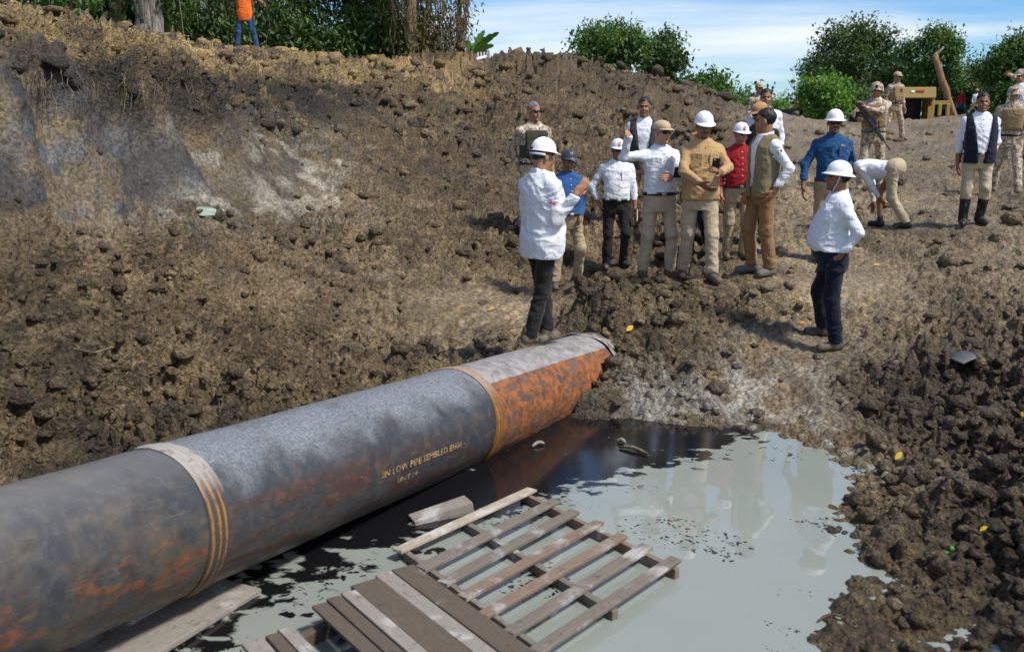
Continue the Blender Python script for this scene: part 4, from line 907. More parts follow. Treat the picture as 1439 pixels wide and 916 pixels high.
    # ---- shoes
    for fpos, an, kn, sd in ((RF, aR2, kR, -1), (LF, aL2, kL, 1)):
        fz = max(an[2] - .085 * s, fpos[2]) ; fp = np.array([fpos[0], fpos[1], fz]); FM = rotm(sd * 12)
        def shoe(P):
            q = ((P - fp) @ FM) / s; d = smin(cone(q, (0, .055, .050), (sd * .006, -.125, .034), .046, .043), cone(q, (0, .035, .055), (0, .035, .12), .050, .050), .03); d = d * s
            if boots: d = smin(d, cone(P, fp + np.array([0, .03, .10]) * s, kn + (an - kn) * .30, .056 * s, .070 * s, cap=True), .03)
            return np.maximum(d, -(P[:, 2] - fp[2]))
        pts = [fp + FM @ np.array([0, -.18, 0]), fp + FM @ np.array([0, .11, 0]), fp + np.array([0, 0, .19]) * s] + ([kn] if boots else [])
        lo, hi = bounds(pts, .075); lo[2] = fp[2] - .03; V, Qd = sample(shoe, lo, hi, .011); link('boot' if boots else 'shoe', mesh_np('shoe', V, Qd), shoes, root)
    # ---- hair, headgear, glasses
    def hd(V): return hc + (np.asarray(V) * hs) @ HM.T
    if hair is not None:
        def hair_sdf(P):
            q = ((P - hc) @ HM) / hs; d = ell(q, (0, .016, .047), (.081, .100, .096)) + .006 * vnoise(q, 40, 9)
            cut = -(q[:, 1] + .022 + 1.5 * np.clip(q[:, 2] - .045, -.02, .06)); d = smax(d, cut, .01)      # face left free
            d = smax(d, -.045 - q[:, 2] + .0 * q[:, 1], .008); side = np.maximum(np.abs(q[:, 0]) - .03, 0); d = np.maximum(d, np.where((q[:, 2] < .02) & (q[:, 1] < .0), .01, -1))
            if hat: d = np.maximum(d, q[:, 2] - .075)
            return d * hs
        lo, hi = bounds([hc], .16); V, Qd = sample(hair_sdf, lo, hi, .0085)
        if len(V): link('hair', mesh_np('hair', V, Qd), hair, root)
    if hat in ('cap_helmet', 'full', 'combat'):
        k = {'cap_helmet': 'cap', 'full': 'full', 'combat': 'combat'}[hat]; V, Qd = helmet_mesh(k)
        hm = link('helmet', mesh_np('helmet', hd(V), tri(Qd)), hat_mat or P_HAT, root)
        if k != 'combat':
            V, Qd = band_np(.086, .103, .030, .052, thick=.004); link('headband', mesh_np('headband', hd(V), Qd), P_BLACK if k == 'cap' else P_GREY, hm)
            if k == 'cap':
                V, Qd = band_np(.084, .102, .008, .028, n=40, cy=.012, thick=.006); keep = V[Qd[:, 0], 1] > .045; link('nape_strap', mesh_np('nape_strap', hd(V), Qd[keep]), P_GREY, hm)
        else:
            V, Qd = MB(), None
            for sx in (-1, 1): V.tube(hd([(sx * .098, -.01, .02), (sx * .08, -.04, -.06), (sx * .04, -.07, -.115), (0, -.075, -.12)]), .006, 6)
            V.build('chin_strap', C_PLATE, hm)
            o = boxed('mount_plate', P_BLACK, hm, tuple(hd([0, -.124, .075])), (.04, .014, .05), Matrix(HM.tolist()))
        if chin:
            g = MB()
            for sx in (-1, 1): g.tube(hd([(sx * .104, .0, .03), (sx * .092, -.01, -.03), (sx * .06, -.03, -.10), (sx * .02, -.045, -.20)]), .0055, 6)
            g.build('chin_cord', P_GREY, hm)
        if logo:
            g = MB(); t = np.linspace(.6, 5.7, 18); cx, cz = 0.0, .100
            def on(p):   # onto the dome's front
                x, z = p; return (x, -math.sqrt(max(.0, 1 - (x / .096) ** 2 - (min(z - .052, .10) / .112) ** 2)) * .113 - .010, z)
            g.tube(hd([on((cx + .021 * math.cos(a), cz + .021 * math.sin(a))) for a in t]), .0042, 6); g.tube(hd([on((-.008, cz - .012)), on((-.004, cz + .004)), on((.008, cz + .012))]), .0045, 6)
            g.build('emblem', P_LOGO, hm)
    elif hat == 'cap':
        V, Qd, V2, Q2 = cap_mesh(); cp = link('cap', mesh_np('cap', hd(V), tri(Qd)), hat_mat or C_CAP, root); link('visor', mesh_np('visor', hd(V2), Q2), hat_mat or C_CAP, cp)
    if glasses:
        g = MB()
        for sx in (-1, 1):
            a = np.arange(16) * 2 * np.pi / 16; ring = np.stack([sx * .033 + .027 * np.cos(a) * (1 + .1 * np.sin(a)), -.104 + .35 * np.abs(sx * .033 + .026 * np.cos(a)) - .0, .010 + .019 * np.sin(a)], 1)
            V = np.concatenate([ring, ring + [0, -.004, 0], [[sx * .033, -.100 + .008, .010]], [[sx * .033, -.102 + .004, .010]]]); i = np.arange(16); j = (i + 1) % 16
            g.add(hd(V), np.concatenate([np.stack([i, j, j + 16, i + 16], 1), np.stack([i + 16, j + 16, np.full(16, 33), np.full(16, 33)], 1), np.stack([j, i, np.full(16, 32), np.full(16, 32)], 1)]))
            g.tube(hd([(sx * .058, -.085, .016), (sx * .077, -.04, .014), (sx * .080, .01, .006)]), .003, 5)
        g.tube(hd([(-.012, -.105, .014), (0, -.110, .016), (.012, -.105, .014)]), .003, 5); g.build('glasses', P_LENS, root)
    # ---- vest or plate carrier
    if vest is not None:
        def vest_sdf(P):
            d, q = torso(P, .036 + loose, -.10, .545)
            d = smin(d, cone(P, nb - (nb - pc) * .05, shR + (nb - shR) * .25, .062 * s, .076 * s), .04); d = smin(d, cone(P, nb - (nb - pc) * .05, shL + (nb - shL) * .25, .062 * s, .076 * s), .04)
            d = d - wrinkle(P, .005, 9, 370 + seed)
            for a, e in ((shR, eR), (shL, eL)):
                o_ = (a - T((0, .01, .446))); d = np.maximum(d, (P - a) @ nrmz(o_) - .012)
            d = np.maximum(d, (-.10 - q[:, 2]) * s)
            op = vest_open * (.35 + .9 * np.clip(q[:, 2] + .1, 0, .6) / .5)
            return np.maximum(d, np.where(q[:, 1] < .0, (op - np.abs(q[:, 0])) * s, -1)) if vest_open > 0 else d
        lo, hi = bounds([shR, shL, pc, nb], .2 * wide); lo[2] = pc[2] - .2
        V, Qd = sample(vest_sdf, lo, hi, res); vo = link('vest', mesh_np('vest', V, Qd), vest, root)
    if carrier is not None:
        def car_sdf(P):
            d, q = torso(P, .030, .06, .50); d2 = np.maximum(np.maximum(np.abs(q[:, 0]) - .155, np.abs(q[:, 2] - .29) - .165), np.abs(q[:, 1]) - .172); d2 = np.maximum(d2, .100 - np.abs(q[:, 1]))
            cum = np.maximum(d, np.abs(q[:, 2] - .18) * s - .085 * s); pl = smax(d2 * s, d - .022, .02)
            for sx in (-1, 1): cum = np.minimum(cum, cone(P, T((sx * .095, -.10, .42)), T((sx * .105, 0, .52)), .024 * s, .024 * s)); cum = np.minimum(cum, cone(P, T((sx * .105, 0, .52)), T((sx * .095, .11, .42)), .024 * s, .024 * s))
            return smin(cum, pl, .015) - .002 * np.sin(q[:, 2] * 160)
        lo, hi = bounds([shR, shL, pc, nb], .22); V, Qd = sample(car_sdf, lo, hi, .014); co_ = link('plate_carrier', mesh_np('plate_carrier', V, Qd), carrier, root)
        for (px_, pz_) in ((-.085, .15), (0, .15), (.085, .15)):
            boxed('pouch', carrier, co_, tuple(T((px_, -.185, pz_))), (.072 * s, .05 * s, .12 * s), Matrix(TW.tolist()), bevel=.012, seg=2)
        boxed('patch', P_BLACK, co_, tuple(T((.04, -.182, .36))), (.05 * s, .012 * s, .07 * s), Matrix(TW.tolist()), bevel=.003)
    return dict(root=root, s=s, T=T, loc=loc, gripR=gripR, gripL=gripL, hd=hd, TW=TW, HM=HM, hc=hc, nb=nb, pc=pc, shR=shR, shL=shL, eR=eR, eL=eL, hR=hR, hL=hL, shirt=sh, body=body, vest=vo if vest is not None else None)
def world_pt(p, q): m = p['root'].matrix_basis; return m @ Vector(q)
def stick(p, name, mat, pos, size, parent=None, tw=True, M=None, bevel=.002):
    """small flat piece fixed on clothing: pos in figure's local metres"""
    return boxed(name, mat, parent or p['shirt'], tuple(pos), size, Matrix((M if M is not None else p['TW']).tolist()), bevel=bevel)
def placket(p, mat, n=6, belly=.25, wide=1.0, x=0.0):
    """buttons down the shirt front"""
    for k in range(n):
        z = .47 - k * .075; b = belly * .12 * np.interp(z, TS, np.array([.1, .3, .6, 1.0, 1.0, .75, .4, .1, 0, 0, 0])); wy = np.interp(z, TS, TY) * (.5 + .5 * wide) + b * .55 + .016
        stick(p, 'button', mat, p['T']((x, -wy - b * .55 - .006, z)), (.012, .008, .012), bevel=.003)
def pocket(p, mat, belly, sx, z=.36, wide=1.0):
    b = belly * .12 * np.interp(z, TS, np.array([.1, .3, .6, 1.0, 1.0, .75, .4, .1, 0, 0, 0])); wy = np.interp(z, TS, TY) * (.5 + .5 * wide) + b * .55 + .016
    q = p['T']((sx * .085, -wy * .90 - b * .55 - .004, z)); M = np.array(Matrix(p['TW'].tolist()) @ Matrix.Rotation(R(sx * 24), 3, 'Z'))
    o = stick(p, 'chest_pocket', mat, q, (.105, .012, .12), M=M, bevel=.004); return o

P1 = person('white overshirt and white hard hat, back turned, hand raised, standing on the pipe', 751, 8.38, 191, yaw=128, shirt=C_WHITE2, trousers=C_BLACK, shoes=S_MUD, hat='cap_helmet', head=(-8, 8, 0), belly=.4, wide=1.08, loose=.008, tuck=False,
    Rh=(808, 274, -.13), Rpole=(.1, .1, -1), Lh=(772, 345, .40), feet=((747, 0.0), (771, .12)), curl=(.35, .5), res=.012, Rdir=(-.2, -.5, .6), rootz=.525, seed=1)
P2 = person('blue shirt, khaki trousers and dark grey hard hat, standing behind the man on the pipe', 796, 11.0, 207, yaw=14, shirt=C_BLUE, trousers=C_KHAKI, hat='cap_helmet', hat_mat=P_DKHAT, head=(14, 6, 0), belly=.45, wide=1.05, Lh=(815, 308, -.1), feet=((780, -.1), (812, .15)), skin=(0.24, 0.115, 0.065), glasses=False, vfoot=412, seed=2)
placket(P2, P_WHITE, 5, .45, 1.05)
P3 = person('white shirt and charcoal trousers, white hard hat with red emblem, hands down beside him', 864, 12.2, 193, yaw=6, shirt=C_WHITE, trousers=C_DKBRN, shoes=S_BLK, hat='cap_helmet', logo=True, head=(4, 4, 0), belly=.35, wide=1.08, glasses=True, Rh=(842, 287, .02), Lh=(893, 300, -.05), Lpole=(1, .4, -.2), Rpole=(-1, .4, -.2), feet=((852, 0), (876, .05)), vfoot=378, skin=(0.26, 0.13, 0.075), curl=(.5, .9), seed=3)
placket(P3, P_GREY, 5, .35, 1.08); pocket(P3, C_WHITE, .35, 1, .36, 1.08)
P4 = person('white shirt and khaki trousers, beige cap and sunglasses, arm raised and pointing left', 926, 11.1, 167, yaw=12, shirt=C_WHITE, trousers=C_KHAKI2, shoes=S_BOOT, hat='cap', hat_mat=C_CAP, hair=H_GREY, head=(22, -2, 0), belly=.2, wide=1.08, glasses=True, Rh=(884, 190, -.28), Rpole=(-.6, .2, -.8), Lh=(944, 250, -.34), Lpole=(1, .5, -.4), feet=((904, .0), (942, -.05)), vfoot=386, skin=(0.42, 0.225, 0.145), curl=(.6, .7), Rdir=(-.6, -.5, .25), seed=4)
placket(P4, P_GREY, 5, .2, 1.08); lp = pocket(P4, C_WHITE, .2, 1, .37, 1.08); pocket(P4, C_WHITE, .2, -1, .37, 1.08)
P5 = person('tan work shirt and khaki trousers, white hard hat, looking down at a phone', 1000, 10.7, 154, yaw=4, shirt=C_TAN, trousers=C_KHAKI2, shoes=S_MUD, hat='cap_helmet', head=(2, 12, 0), belly=.30, wide=.98, loose=.0, tuck=False, hem_z=-.07, Rh=(984, 258, -.36), Rpole=(-1, .3, -.3), Lh=(1012, 243, -.40), Lpole=(1, .3, -.4), feet=((960, .18), (1001, -.12)), vfoot=386, skin=(0.21, 0.10, 0.06), curl=(.55, .95), mustache=True, Ldir=(-.35, -.4, .25), Rdir=(.5, -.4, -.35), seed=5)
placket(P5, P_BLACK, 5, .45, 1.06); pocket(P5, C_TAN, .45, 1, .36, 1.06); pocket(P5, C_TAN, .45, -1, .36, 1.06)
P6 = person('red shirt and khaki trousers, white hard hat with red emblem', 1038, 11.95, 170, yaw=4, shirt=C_RED, trousers=C_KHAKI, shoes=S_MUD, hat='cap_helmet', logo=True, head=(10, 6, 0), belly=.35, wide=1.02, Lh=(1064, 240, -.25), Lpole=(.8, .2, -.7), feet=((1021, 0), (1044, -.05)), vfoot=364, skin=(0.36, 0.17, 0.11), seed=6)
placket(P6, P_WHITE, 5, .35)
P7 = person('tan cap and black jacket with orange shoulder, behind the red shirt', 1054, 12.8, 146, yaw=-40, shirt=C_BLKV, trousers=C_DKBRN, shoes=S_BLK, hat='cap', hat_mat=C_CAP2, head=(-18, 14, 0), wide=1.12, glasses=True, stature=1.78, skin=(0.24, 0.115, 0.07), mustache=True, feet=((1046, 0), (1068, .1)), seed=7)
P8 = person('olive vest over white shirt, brown trousers and black hair, turned to the left', 1081, 10.8, 150, yaw=-74, shirt=C_WHITE, trousers=C_BROWN, shoes=S_GREY, head=(-36, 2, 0), vest=C_OLIVE, vest_open=.055, belly=.05, wide=1.02, Lh=(1088, 268, -.22), Lpole=(.6, 1, -.3), Rh=(1050, 270, .05), feet=((1054, .08), (1080, -.1)), vfoot=376, skin=(0.27, 0.13, 0.07), seed=8)
P10 = person('dark blue shirt, khaki trousers and white full-brim hard hat, hand on hip', 1160, 11.8, 152, yaw=-4, shirt=C_NAVYB, trousers=C_KHAKI, shoes=S_MUD, hat='full', head=(-6, 2, 0), belly=.4, wide=1.04, glasses=True, mustache=True, Rh=(1129, 262, -.05), Rpole=(-1, .6, -.2), Lh=(1180, 246, .10), Lpole=(.8, .9, .1), feet=((1146, 0), (1174, .05)), vfoot=364, skin=(0.20, 0.095, 0.055), seed=10)
pocket(P10, C_NAVYB, .4, 1, .36, 1.05); pocket(P10, C_NAVYB, .4, -1, .36, 1.05)
P9 = person('white shirt and dark jeans, white full-brim hard hat, standing alone at the pond, turned left', 1172, 9.3, 224, yaw=-100, shirt=C_WHITE, trousers=C_JEAN, shoes=S_MUD, hat='full', head=(-2, -6, 0), belly=1.0, wide=1.14, loose=.006, pelvis=(1174, 354, 0), Lh=(1180, 360, -.20), Lpole=(.25, 1, 0), Rh=(1160, 362, .2), feet=((1172, -.10), (1153, .33, .0)), vfoot=470, skin=(0.22, 0.105, 0.06), curl=(.5, .6), res=.012, chin=True, belt=False, seed=9)
P11 = person('white shirt and khaki trousers, bent over double with both hands at the ground', 1252, 13.0, 205, yaw=-128, shirt=C_WHITE, trousers=C_KHAKI2, shoes=S_BLK, lean=88, stature=1.56, pelvis=(1256, 238, 0), Rh=(1228, 292, .35), Lh=(1245, 292, .15), feet=((1272, -.1), (1234, .18)), vfoot=312, head=(0, 10, 0), belt=False, skin=(0.24, 0.115, 0.065), seed=11)
P12 = person('navy vest over white shirt, khaki trousers tucked into black rubber boots', 1367, 12.7, 128, yaw=-8, shirt=C_WHITE, trousers=C_KHAKI2, shoes=S_RUB, boots=True, vest=C_NAVY, vest_open=.085, head=(-6, 0, 0), belly=.45, wide=1.14, Rh=(1345, 232, .05), Lh=(1388, 226, -.05), Rpole=(-1, .5, -.2), Lpole=(1, .5, -.2), feet=((1353, -.05), (1377, -.05)), vfoot=312, skin=(0.25, 0.12, 0.065), seed=12)
placket(P12, P_GREY, 5, .45, 1.14)
P13 = person('soldier in combat helmet and tan plate carrier, a rifle slung across his chest', 1212, 16.6, 128, yaw=-14, shirt=C_CAMO, trousers=C_CAMO, shoes=S_TAN, hat='combat', hat_mat=C_CAMO, carrier=C_PLATE, head=(-8, 12, 0), wide=1.1, Rh=(1204, 166, -.35), Lh=(1216, 152, -.28), Lpole=(1, .2, -.5), Rpole=(-1, .2, -.5), stature=1.76, curl=(.9, .8), Ldir=(-.4, -.2, .6), seed=13, res=.018)
P14 = person('soldier in cap and tan plate carrier standing beside the yellow bucket', 1238, 27.0, 111, yaw=16, shirt=C_CAMO, trousers=C_CAMO, shoes=S_TAN, hat='cap', hat_mat=C_CAP, carrier=C_PLATE, head=(10, 0, 0), wide=1.1, glasses=True, stature=1.78, seed=14, res=.022)
P15 = person('soldier seen from behind, striding away in tan plate carrier and combat helmet', 1410, 16.3, 131, yaw=158, shirt=C_CAMO, trousers=C_CAMO, shoes=S_TAN, hat='combat', hat_mat=C_CAMO, carrier=C_PLATE, wide=1.12, Rh=(1436, 172, .1), feet=((1394, .30), (1430, -.28)), stature=1.74, vfoot=270, seed=15, res=.018)
P16 = person('capped man in a white shirt behind the striding soldier', 1406, 19.5, 103, yaw=-60, shirt=C_WHITE, trousers=C_KHAKI, hat='cap', hat_mat=C_CAMO, head=(-10, 4, 0), stature=1.74, seed=16, res=.02)
P17 = person('soldier at the right edge raising both hands to his face', 1422, 23.0, 91, yaw=-30, shirt=C_CAMO, trousers=C_CAMO, shoes=S_TAN, hat='cap', hat_mat=C_CAMO, Rh=(1414, 104, -.2), Lh=(1424, 104, -.25), stature=1.76, curl=(.8, .8), seed=17, res=.022)
P18 = person('grey-haired soldier in sunglasses and dark plate carrier, behind the man on the pipe', 749, 13.1, 158, yaw=18, shirt=C_CAMO, trousers=C_CAMO, shoes=S_TAN, carrier=C_DKV, hair=H_GREY, glasses=True, head=(14, 0, 0), Rh=(730, 236, 0), stature=1.72, wide=1.08, seed=18, res=.018)
P19 = person('dark grey vest over white shirt, black hair, standing behind the pointing man', 899, 13.3, 150, yaw=-6, shirt=C_WHITE, trousers=C_KHAKI, vest=C_GREYV, vest_open=.07, head=(-4, 0, 0), stature=1.76, skin=(0.24, 0.115, 0.065), seed=19, res=.018)
P20 = person('tan cap and blue collar, head bowed, behind the tan work shirt', 979, 12.6, 167, yaw=-50, shirt=C_NAVYB, trousers=C_JEAN, shoes=S_BLK, hat='cap', hat_mat=C_CAP2, hair=H_GREY, head=(-10, 24, 0), stature=1.68, seed=20, res=.018)
P21 = person('black-haired man in a white shirt, only head and shoulders showing behind the tan cap', 1063, 14.6, 131, yaw=-4, shirt=C_WHITE, trousers=C_KHAKI, head=(-6, 0, 0), stature=1.76, wide=1.1, skin=(0.27, 0.13, 0.075), seed=21, res=.018)
P22 = person('small soldier in a pale cap, far behind the tan caps', 1053, 22.5, 122, yaw=20, shirt=C_CAMO, trousers=C_CAMO, shoes=S_TAN, hat='cap', hat_mat=C_CAP, carrier=C_PLATE, stature=1.74, seed=22, res=.022)
P23 = person('orange shirt and blue jeans, holding a camera to his face on top of the bank', 364, 25.0, -16, yaw=8, shirt=C_ORANGE, trousers=C_JEAN2, shoes=S_GREY, tuck=False, sleeve_short=True, Lh=(371, 6, -.30), Rh=(352, 44, 0), stature=1.74, head=(0, 4, 0), curl=(.5, .9), seed=23, res=.018, Lpole=(1, .3, -.6))
P24 = person('far-off man in jeans standing beside the black drain pipes', 1107, 66, 145, yaw=10, shirt=C_TAN, trousers=C_JEAN2, stature=1.72, seed=24, res=.03)
P25 = person('far-off man in white behind the leaning log', 1347, 58, 129, yaw=20, shirt=C_WHITE, trousers=C_KHAKI2, hat='cap', hat_mat=C_CAP, stature=1.70, seed=25, res=.03)
P26 = person('far-off figure in red crouching left of the leaning log', 1327, 56, 134, yaw=-20, shirt=C_RED, trousers=C_JEAN2, stature=1.60, seed=26, res=.03)
# sleeve badges, prints and small clothing marks
def on_limb(p, a, b, t, r, out): a, b = p[a], p[b]; q = a + (b - a) * t; d = nrmz(b - a); o = nrmz(np.asarray(out, float) - d * (np.asarray(out, float) @ d)); return q + o * r, np.stack([np.cross(o, d) * -1, -o, -d], 1) if False else np.stack([np.cross(-o, -d), -o, -d], 1)
def badge(p, a, b, t, r, out, pieces):
    q, M = on_limb(p, a, b, t, r, out)
    for (mat, dx_, dz_, w, h) in pieces: stick(p, 'badge', mat, q + M[:, 0] * dx_ + M[:, 2] * dz_, (w, .008, h), M=M)
FL = [(P_GREEN, -.018, 0, .02, .03), (P_LOGO, .018, 0, .02, .026)]
badge(P8, 'shL', 'eL', .30, .078, (.75, -.35, 0), FL); badge(P12, 'shL', 'eL', .35, .078, (.6, -.8, 0), [(P_GREEN, 0, 0, .028, .036)]); badge(P9, 'shL', 'eL', .45, .080, (1, .1, 0), [(P_GREY, 0, 0, .03, .022)])
badge(P1, 'shR', 'eR', .45, .094, (-.6, .8, .2), [(P_LOGO, -.02, .0, .025, .012), (P_LOGO, .012, -.012, .02, .02)])
def chest(p, mat, x, z, w, h, belly, wide, name='print', parent=None, off=.02):
    b = belly * .12 * np.interp(z, TS, np.array([.1, .3, .6, 1.0, 1.0, .75, .4, .1, 0, 0, 0])); wx = np.interp(z, TS, TX * wide) + .012; wy = np.interp(z, TS, TY) * (.5 + .5 * wide) + b * .55 + off
    c = max(1 - (abs(x) / wx) ** 2.3, .1) ** (1 / 2.3); M = np.array(Matrix(p['TW'].tolist()) @ Matrix.Rotation(R(math.copysign(1, x) * 22), 3, 'Z')); return stick(p, name, mat, p['T']((x, -wy * c - b * .55 - .006, z)), (w, .008, h), M=M, parent=parent)
chest(P4, P_LOGO, .085, .425, .034, .034, .2, 1.08, 'emblem'); chest(P10, C_TAN, .085, .43, .05, .016, .4, 1.05); chest(P6, P_WHITE, .085, .40, .03, .04, .35, 1.0)
chest(P7, P_WHITE, .08, .36, .06, .06, .25, 1.12, 'emblem'); chest(P7, C_ORANGE, .05, .47, .07, .06, .25, 1.12, 'shoulder_panel')

# things in their hands
def phone(label, p, grip, up=(0, 0, 1), size=(.078, .010, .158), shift=(0, 0, 0), mat=P_BLACK, name='mobile_phone', cat='phone', tilt=20):
    c, f, n, ac = p[grip]; w = world_pt(p, c + np.asarray(shift)); o = empty(name, tuple(w), p['root'].rotation_euler.z); tag(o, label, cat)
    boxed('case', mat, o, (0, 0, .0), size, Matrix.Rotation(R(tilt), 3, 'X'), bevel=.004, seg=2); return o
ph = phone('black phone held up by the man in the tan work shirt', P5, 'gripL', shift=(-.035, -.035, .05))
boxed('screen', P_LENS, ph, (0, .007, .003), (.068, .003, .14), Matrix.Rotation(R(20), 3, 'X'), bevel=0); boxed('camera_lens', P_GREY, ph, (-.02, -.03, .058), (.014, .004, .014), Matrix.Rotation(R(20), 3, 'X'), bevel=.002)
ph2 = phone('black wallet tucked by the forearm of the pointing man', P4, 'gripL', shift=(.085, -.03, .06), size=(.085, .016, .12), name='wallet', cat='wallet'); boxed('clasp', P_METAL, ph2, (0, -.012, .02), (.02, .006, .02), bevel=.002)
ph3 = phone('dark red folder held low by the man in charcoal trousers', P3, 'gripL', shift=(.01, -.03, -.02), size=(.02, .10, .15), mat=plastic('dark_red_cover', (0.10, 0.012, 0.012)), name='folder', cat='folder', tilt=0); boxed('pages', P_WHITE, ph3, (0, -.046, 0), (.012, .012, .14), bevel=0)
ph4 = phone('black phone held by the soldier with the rifle', P13, 'gripR', shift=(0, -.03, .04)); boxed('screen', P_LENS, ph4, (0, .007, .003), (.068, .003, .14), Matrix.Rotation(R(20), 3, 'X'), bevel=0)
# camera of the man in orange
cw = world_pt(P23, P23['hc'] + np.array([.01, -.17, .0])); cm = empty('photo_camera', tuple(cw), P23['root'].rotation_euler.z); tag(cm, 'black camera held to the face of the man in orange', 'camera')
boxed('camera_body', P_BLACK, cm, (0, 0, 0), (.15, .07, .10), bevel=.012, seg=2); V, Qd = tube_np([(0, -.03, 0), (0, -.09, 0), (0, -.13, 0)], [.042, .042, .046], 20); link('lens', mesh_np('lens', V, tri(Qd)), P_LENS, cm); boxed('viewfinder', P_BLACK, cm, (0, -.005, .065), (.05, .05, .035), bevel=.008)
# rifle
def rifle(p):
    a, b = world_pt(p, p['T']((-.20, -.25, .36))), world_pt(p, p['T']((.12, -.26, -.10))); d = (b - a).normalized(); o = empty('rifle', tuple((a + b) / 2)); tag(o, 'black assault rifle slung muzzle-down across the soldier', 'rifle')
    side = d.cross(Vector((0, 1, 0))).normalized(); up = side.cross(d); Mx = Matrix((d, up, side)).transposed(); o.rotation_euler = Mx.to_euler()
    boxed('receiver', P_BLACK, o, (-.05, 0, 0), (.24, .04, .065), bevel=.006); boxed('stock', P_BLACK, o, (-.30, 0, -.015), (.26, .035, .09), bevel=.01); boxed('handguard', P_BLACK, o, (.19, 0, .0), (.24, .045, .05), bevel=.008)
    V, Qd = tube_np([(.3, 0, .005), (.5, 0, .005)], .010, 10); link('barrel', mesh_np('barrel', V, tri(Qd)), P_BLACK, o); boxed('magazine', P_BLACK, o, (.03, 0, -.10), (.06, .026, .16), Matrix.Rotation(R(12), 3, 'Y'), bevel=.005); boxed('sight', P_BLACK, o, (-.03, 0, .055), (.12, .03, .035), bevel=.005)
    boxed('pistol_grip', P_BLACK, o, (-.13, 0, -.075), (.035, .028, .10), Matrix.Rotation(R(-18), 3, 'Y'), bevel=.006)
rifle(P13)

# ------------------------------------------------------------------ trees and plants
def leaf_mat(name, c0, c1, c2):
    a = NT(name, .5, .35); at_ = a.attr('leaf'); f = at_.outputs['Fac']
    col = a.mix(f, c0, c1); col = a.mix(a.rng(a.noise(a.coord('Object'), .9, 3), .5, .72, 0, .7), col, c2)
    a.done(col, None); tr = a.node('BsdfTranslucent'); a.put(tr.inputs['Color'], a.mix(1.0, col, (1.25, 1.35, .55), 'MULTIPLY'))
    mx = a.node('MixShader'); mx.inputs[0].default_value = .28; a.l.new(a.b.outputs[0], mx.inputs[1]); a.l.new(tr.outputs[0], mx.inputs[2])
    a.l.new(mx.outputs[0], a.n['Material Output'].inputs['Surface']); return a.m
L_DARK = leaf_mat('dark_jungle_leaf', (0.016, 0.040, 0.013), (0.080, 0.145, 0.034), (0.14, 0.20, 0.042))
L_MID = leaf_mat('mid_green_leaf', (0.032, 0.078, 0.018), (0.115, 0.21, 0.045), (0.19, 0.27, 0.055))
L_LIGHT = leaf_mat('light_green_leaf', (0.06, 0.15, 0.02), (0.15, 0.29, 0.045), (0.22, 0.32, 0.05))
L_OLIVE = leaf_mat('olive_vine_leaf', (0.050, 0.055, 0.015), (0.13, 0.13, 0.04), (0.20, 0.17, 0.07))
def bark(name, c0, c1):
    a = NT(name, .9, .15); co = a.coord('Object', scale=(1, 1, .25)); n = a.noise(co, 9, 6, .65, .4); return a.done(a.mix(a.rng(n, .35, .65), c0, c1), None, a.bump(n, .9, .05))
B_GREY = bark('grey_bark', (0.10, 0.09, 0.08), (0.30, 0.275, 0.25)); B_BRN = bark('brown_bark', (0.05, 0.038, 0.026), (0.14, 0.11, 0.075)); B_VINE = bark('dry_vine', (0.085, 0.066, 0.040), (0.24, 0.19, 0.115)); B_LOG = bark('reddish_log', (0.17, 0.085, 0.045), (0.36, 0.21, 0.12))
rt = np.random.default_rng(4)
def leaves(blobs, n, size, aspect=.5, droop=.3, clump=5, shell=.55):
    """leaf faces spread in clumps through ellipsoidal masses: V, T, per-vertex shade"""
    vol = np.array([b[3] * b[4] * b[5] for b in blobs]) ** .75; vol /= vol.sum(); nc = n // clump
    w = rt.choice(len(blobs), nc, p=vol); B = np.array(blobs)[w]
    d = rt.normal(size=(nc, 3)); d /= np.linalg.norm(d, axis=1, keepdims=True); r = np.where(rt.random(nc) < shell, rt.uniform(.78, 1.08, nc), rt.random(nc) ** .45)
    r *= 1 + .34 * np.sin(d @ np.array([5.1, 3.3, 4.2]) + w * 1.7) + .12 * np.sin(d @ np.array([-9, 7.7, 8.1]) + w)
    c = B[:, :3] + d * r[:, None] * B[:, 3:6]
    P = np.repeat(c, clump, 0) + rt.normal(size=(nc * clump, 3)) * size * 1.15; N = nc * clump; D = np.repeat(d, clump, 0)
    ax = D * .6 + rt.normal(size=(N, 3)) * .75 + [0, 0, -droop]; ax /= np.linalg.norm(ax, axis=1, keepdims=True)
    up = rt.normal(size=(N, 3)) * .6 + [0, 0, 1.0] + D * .5; sd = np.cross(ax, up); sd /= np.linalg.norm(sd, axis=1, keepdims=True) + 1e-9; nn = np.cross(sd, ax)
    L = size * rt.uniform(.6, 1.35, N)[:, None]; Wd = L * aspect * rt.uniform(.7, 1.2, N)[:, None]
    V = np.stack([P - ax * L * .5, P + sd * Wd * .5 + nn * L * .06, P + ax * L * .5 - nn * L * .10, P - sd * Wd * .5 + nn * L * .06], 1).reshape(-1, 3)
    i = np.arange(N) * 4; T = np.concatenate([np.stack([i, i + 1, i + 2], 1), np.stack([i, i + 2, i + 3], 1)]); sh = np.repeat(np.clip(np.repeat(rt.normal(.45, .28, nc), clump) + rt.normal(0, .14, N), 0, 1), 4)
    return V, T, sh
def crown(parent, mat, blobs, n, size, name='crown', **kw):
    V, T, sh = leaves(blobs, n, size, **kw); me = mesh_np(name, V, T); color_attr(me, 'leaf', np.stack([sh] * 3, 1)); return link(name, me, mat, parent, smooth=False)
def limb_path(a, b, wob, n=7):
    a, b = np.asarray(a, float), np.asarray(b, float); t = np.linspace(0, 1, n)[:, None]; p = a + (b - a) * t; p[1:-1] += rt.normal(size=(n - 2, 3)) * wob * np.linalg.norm(b - a); return p
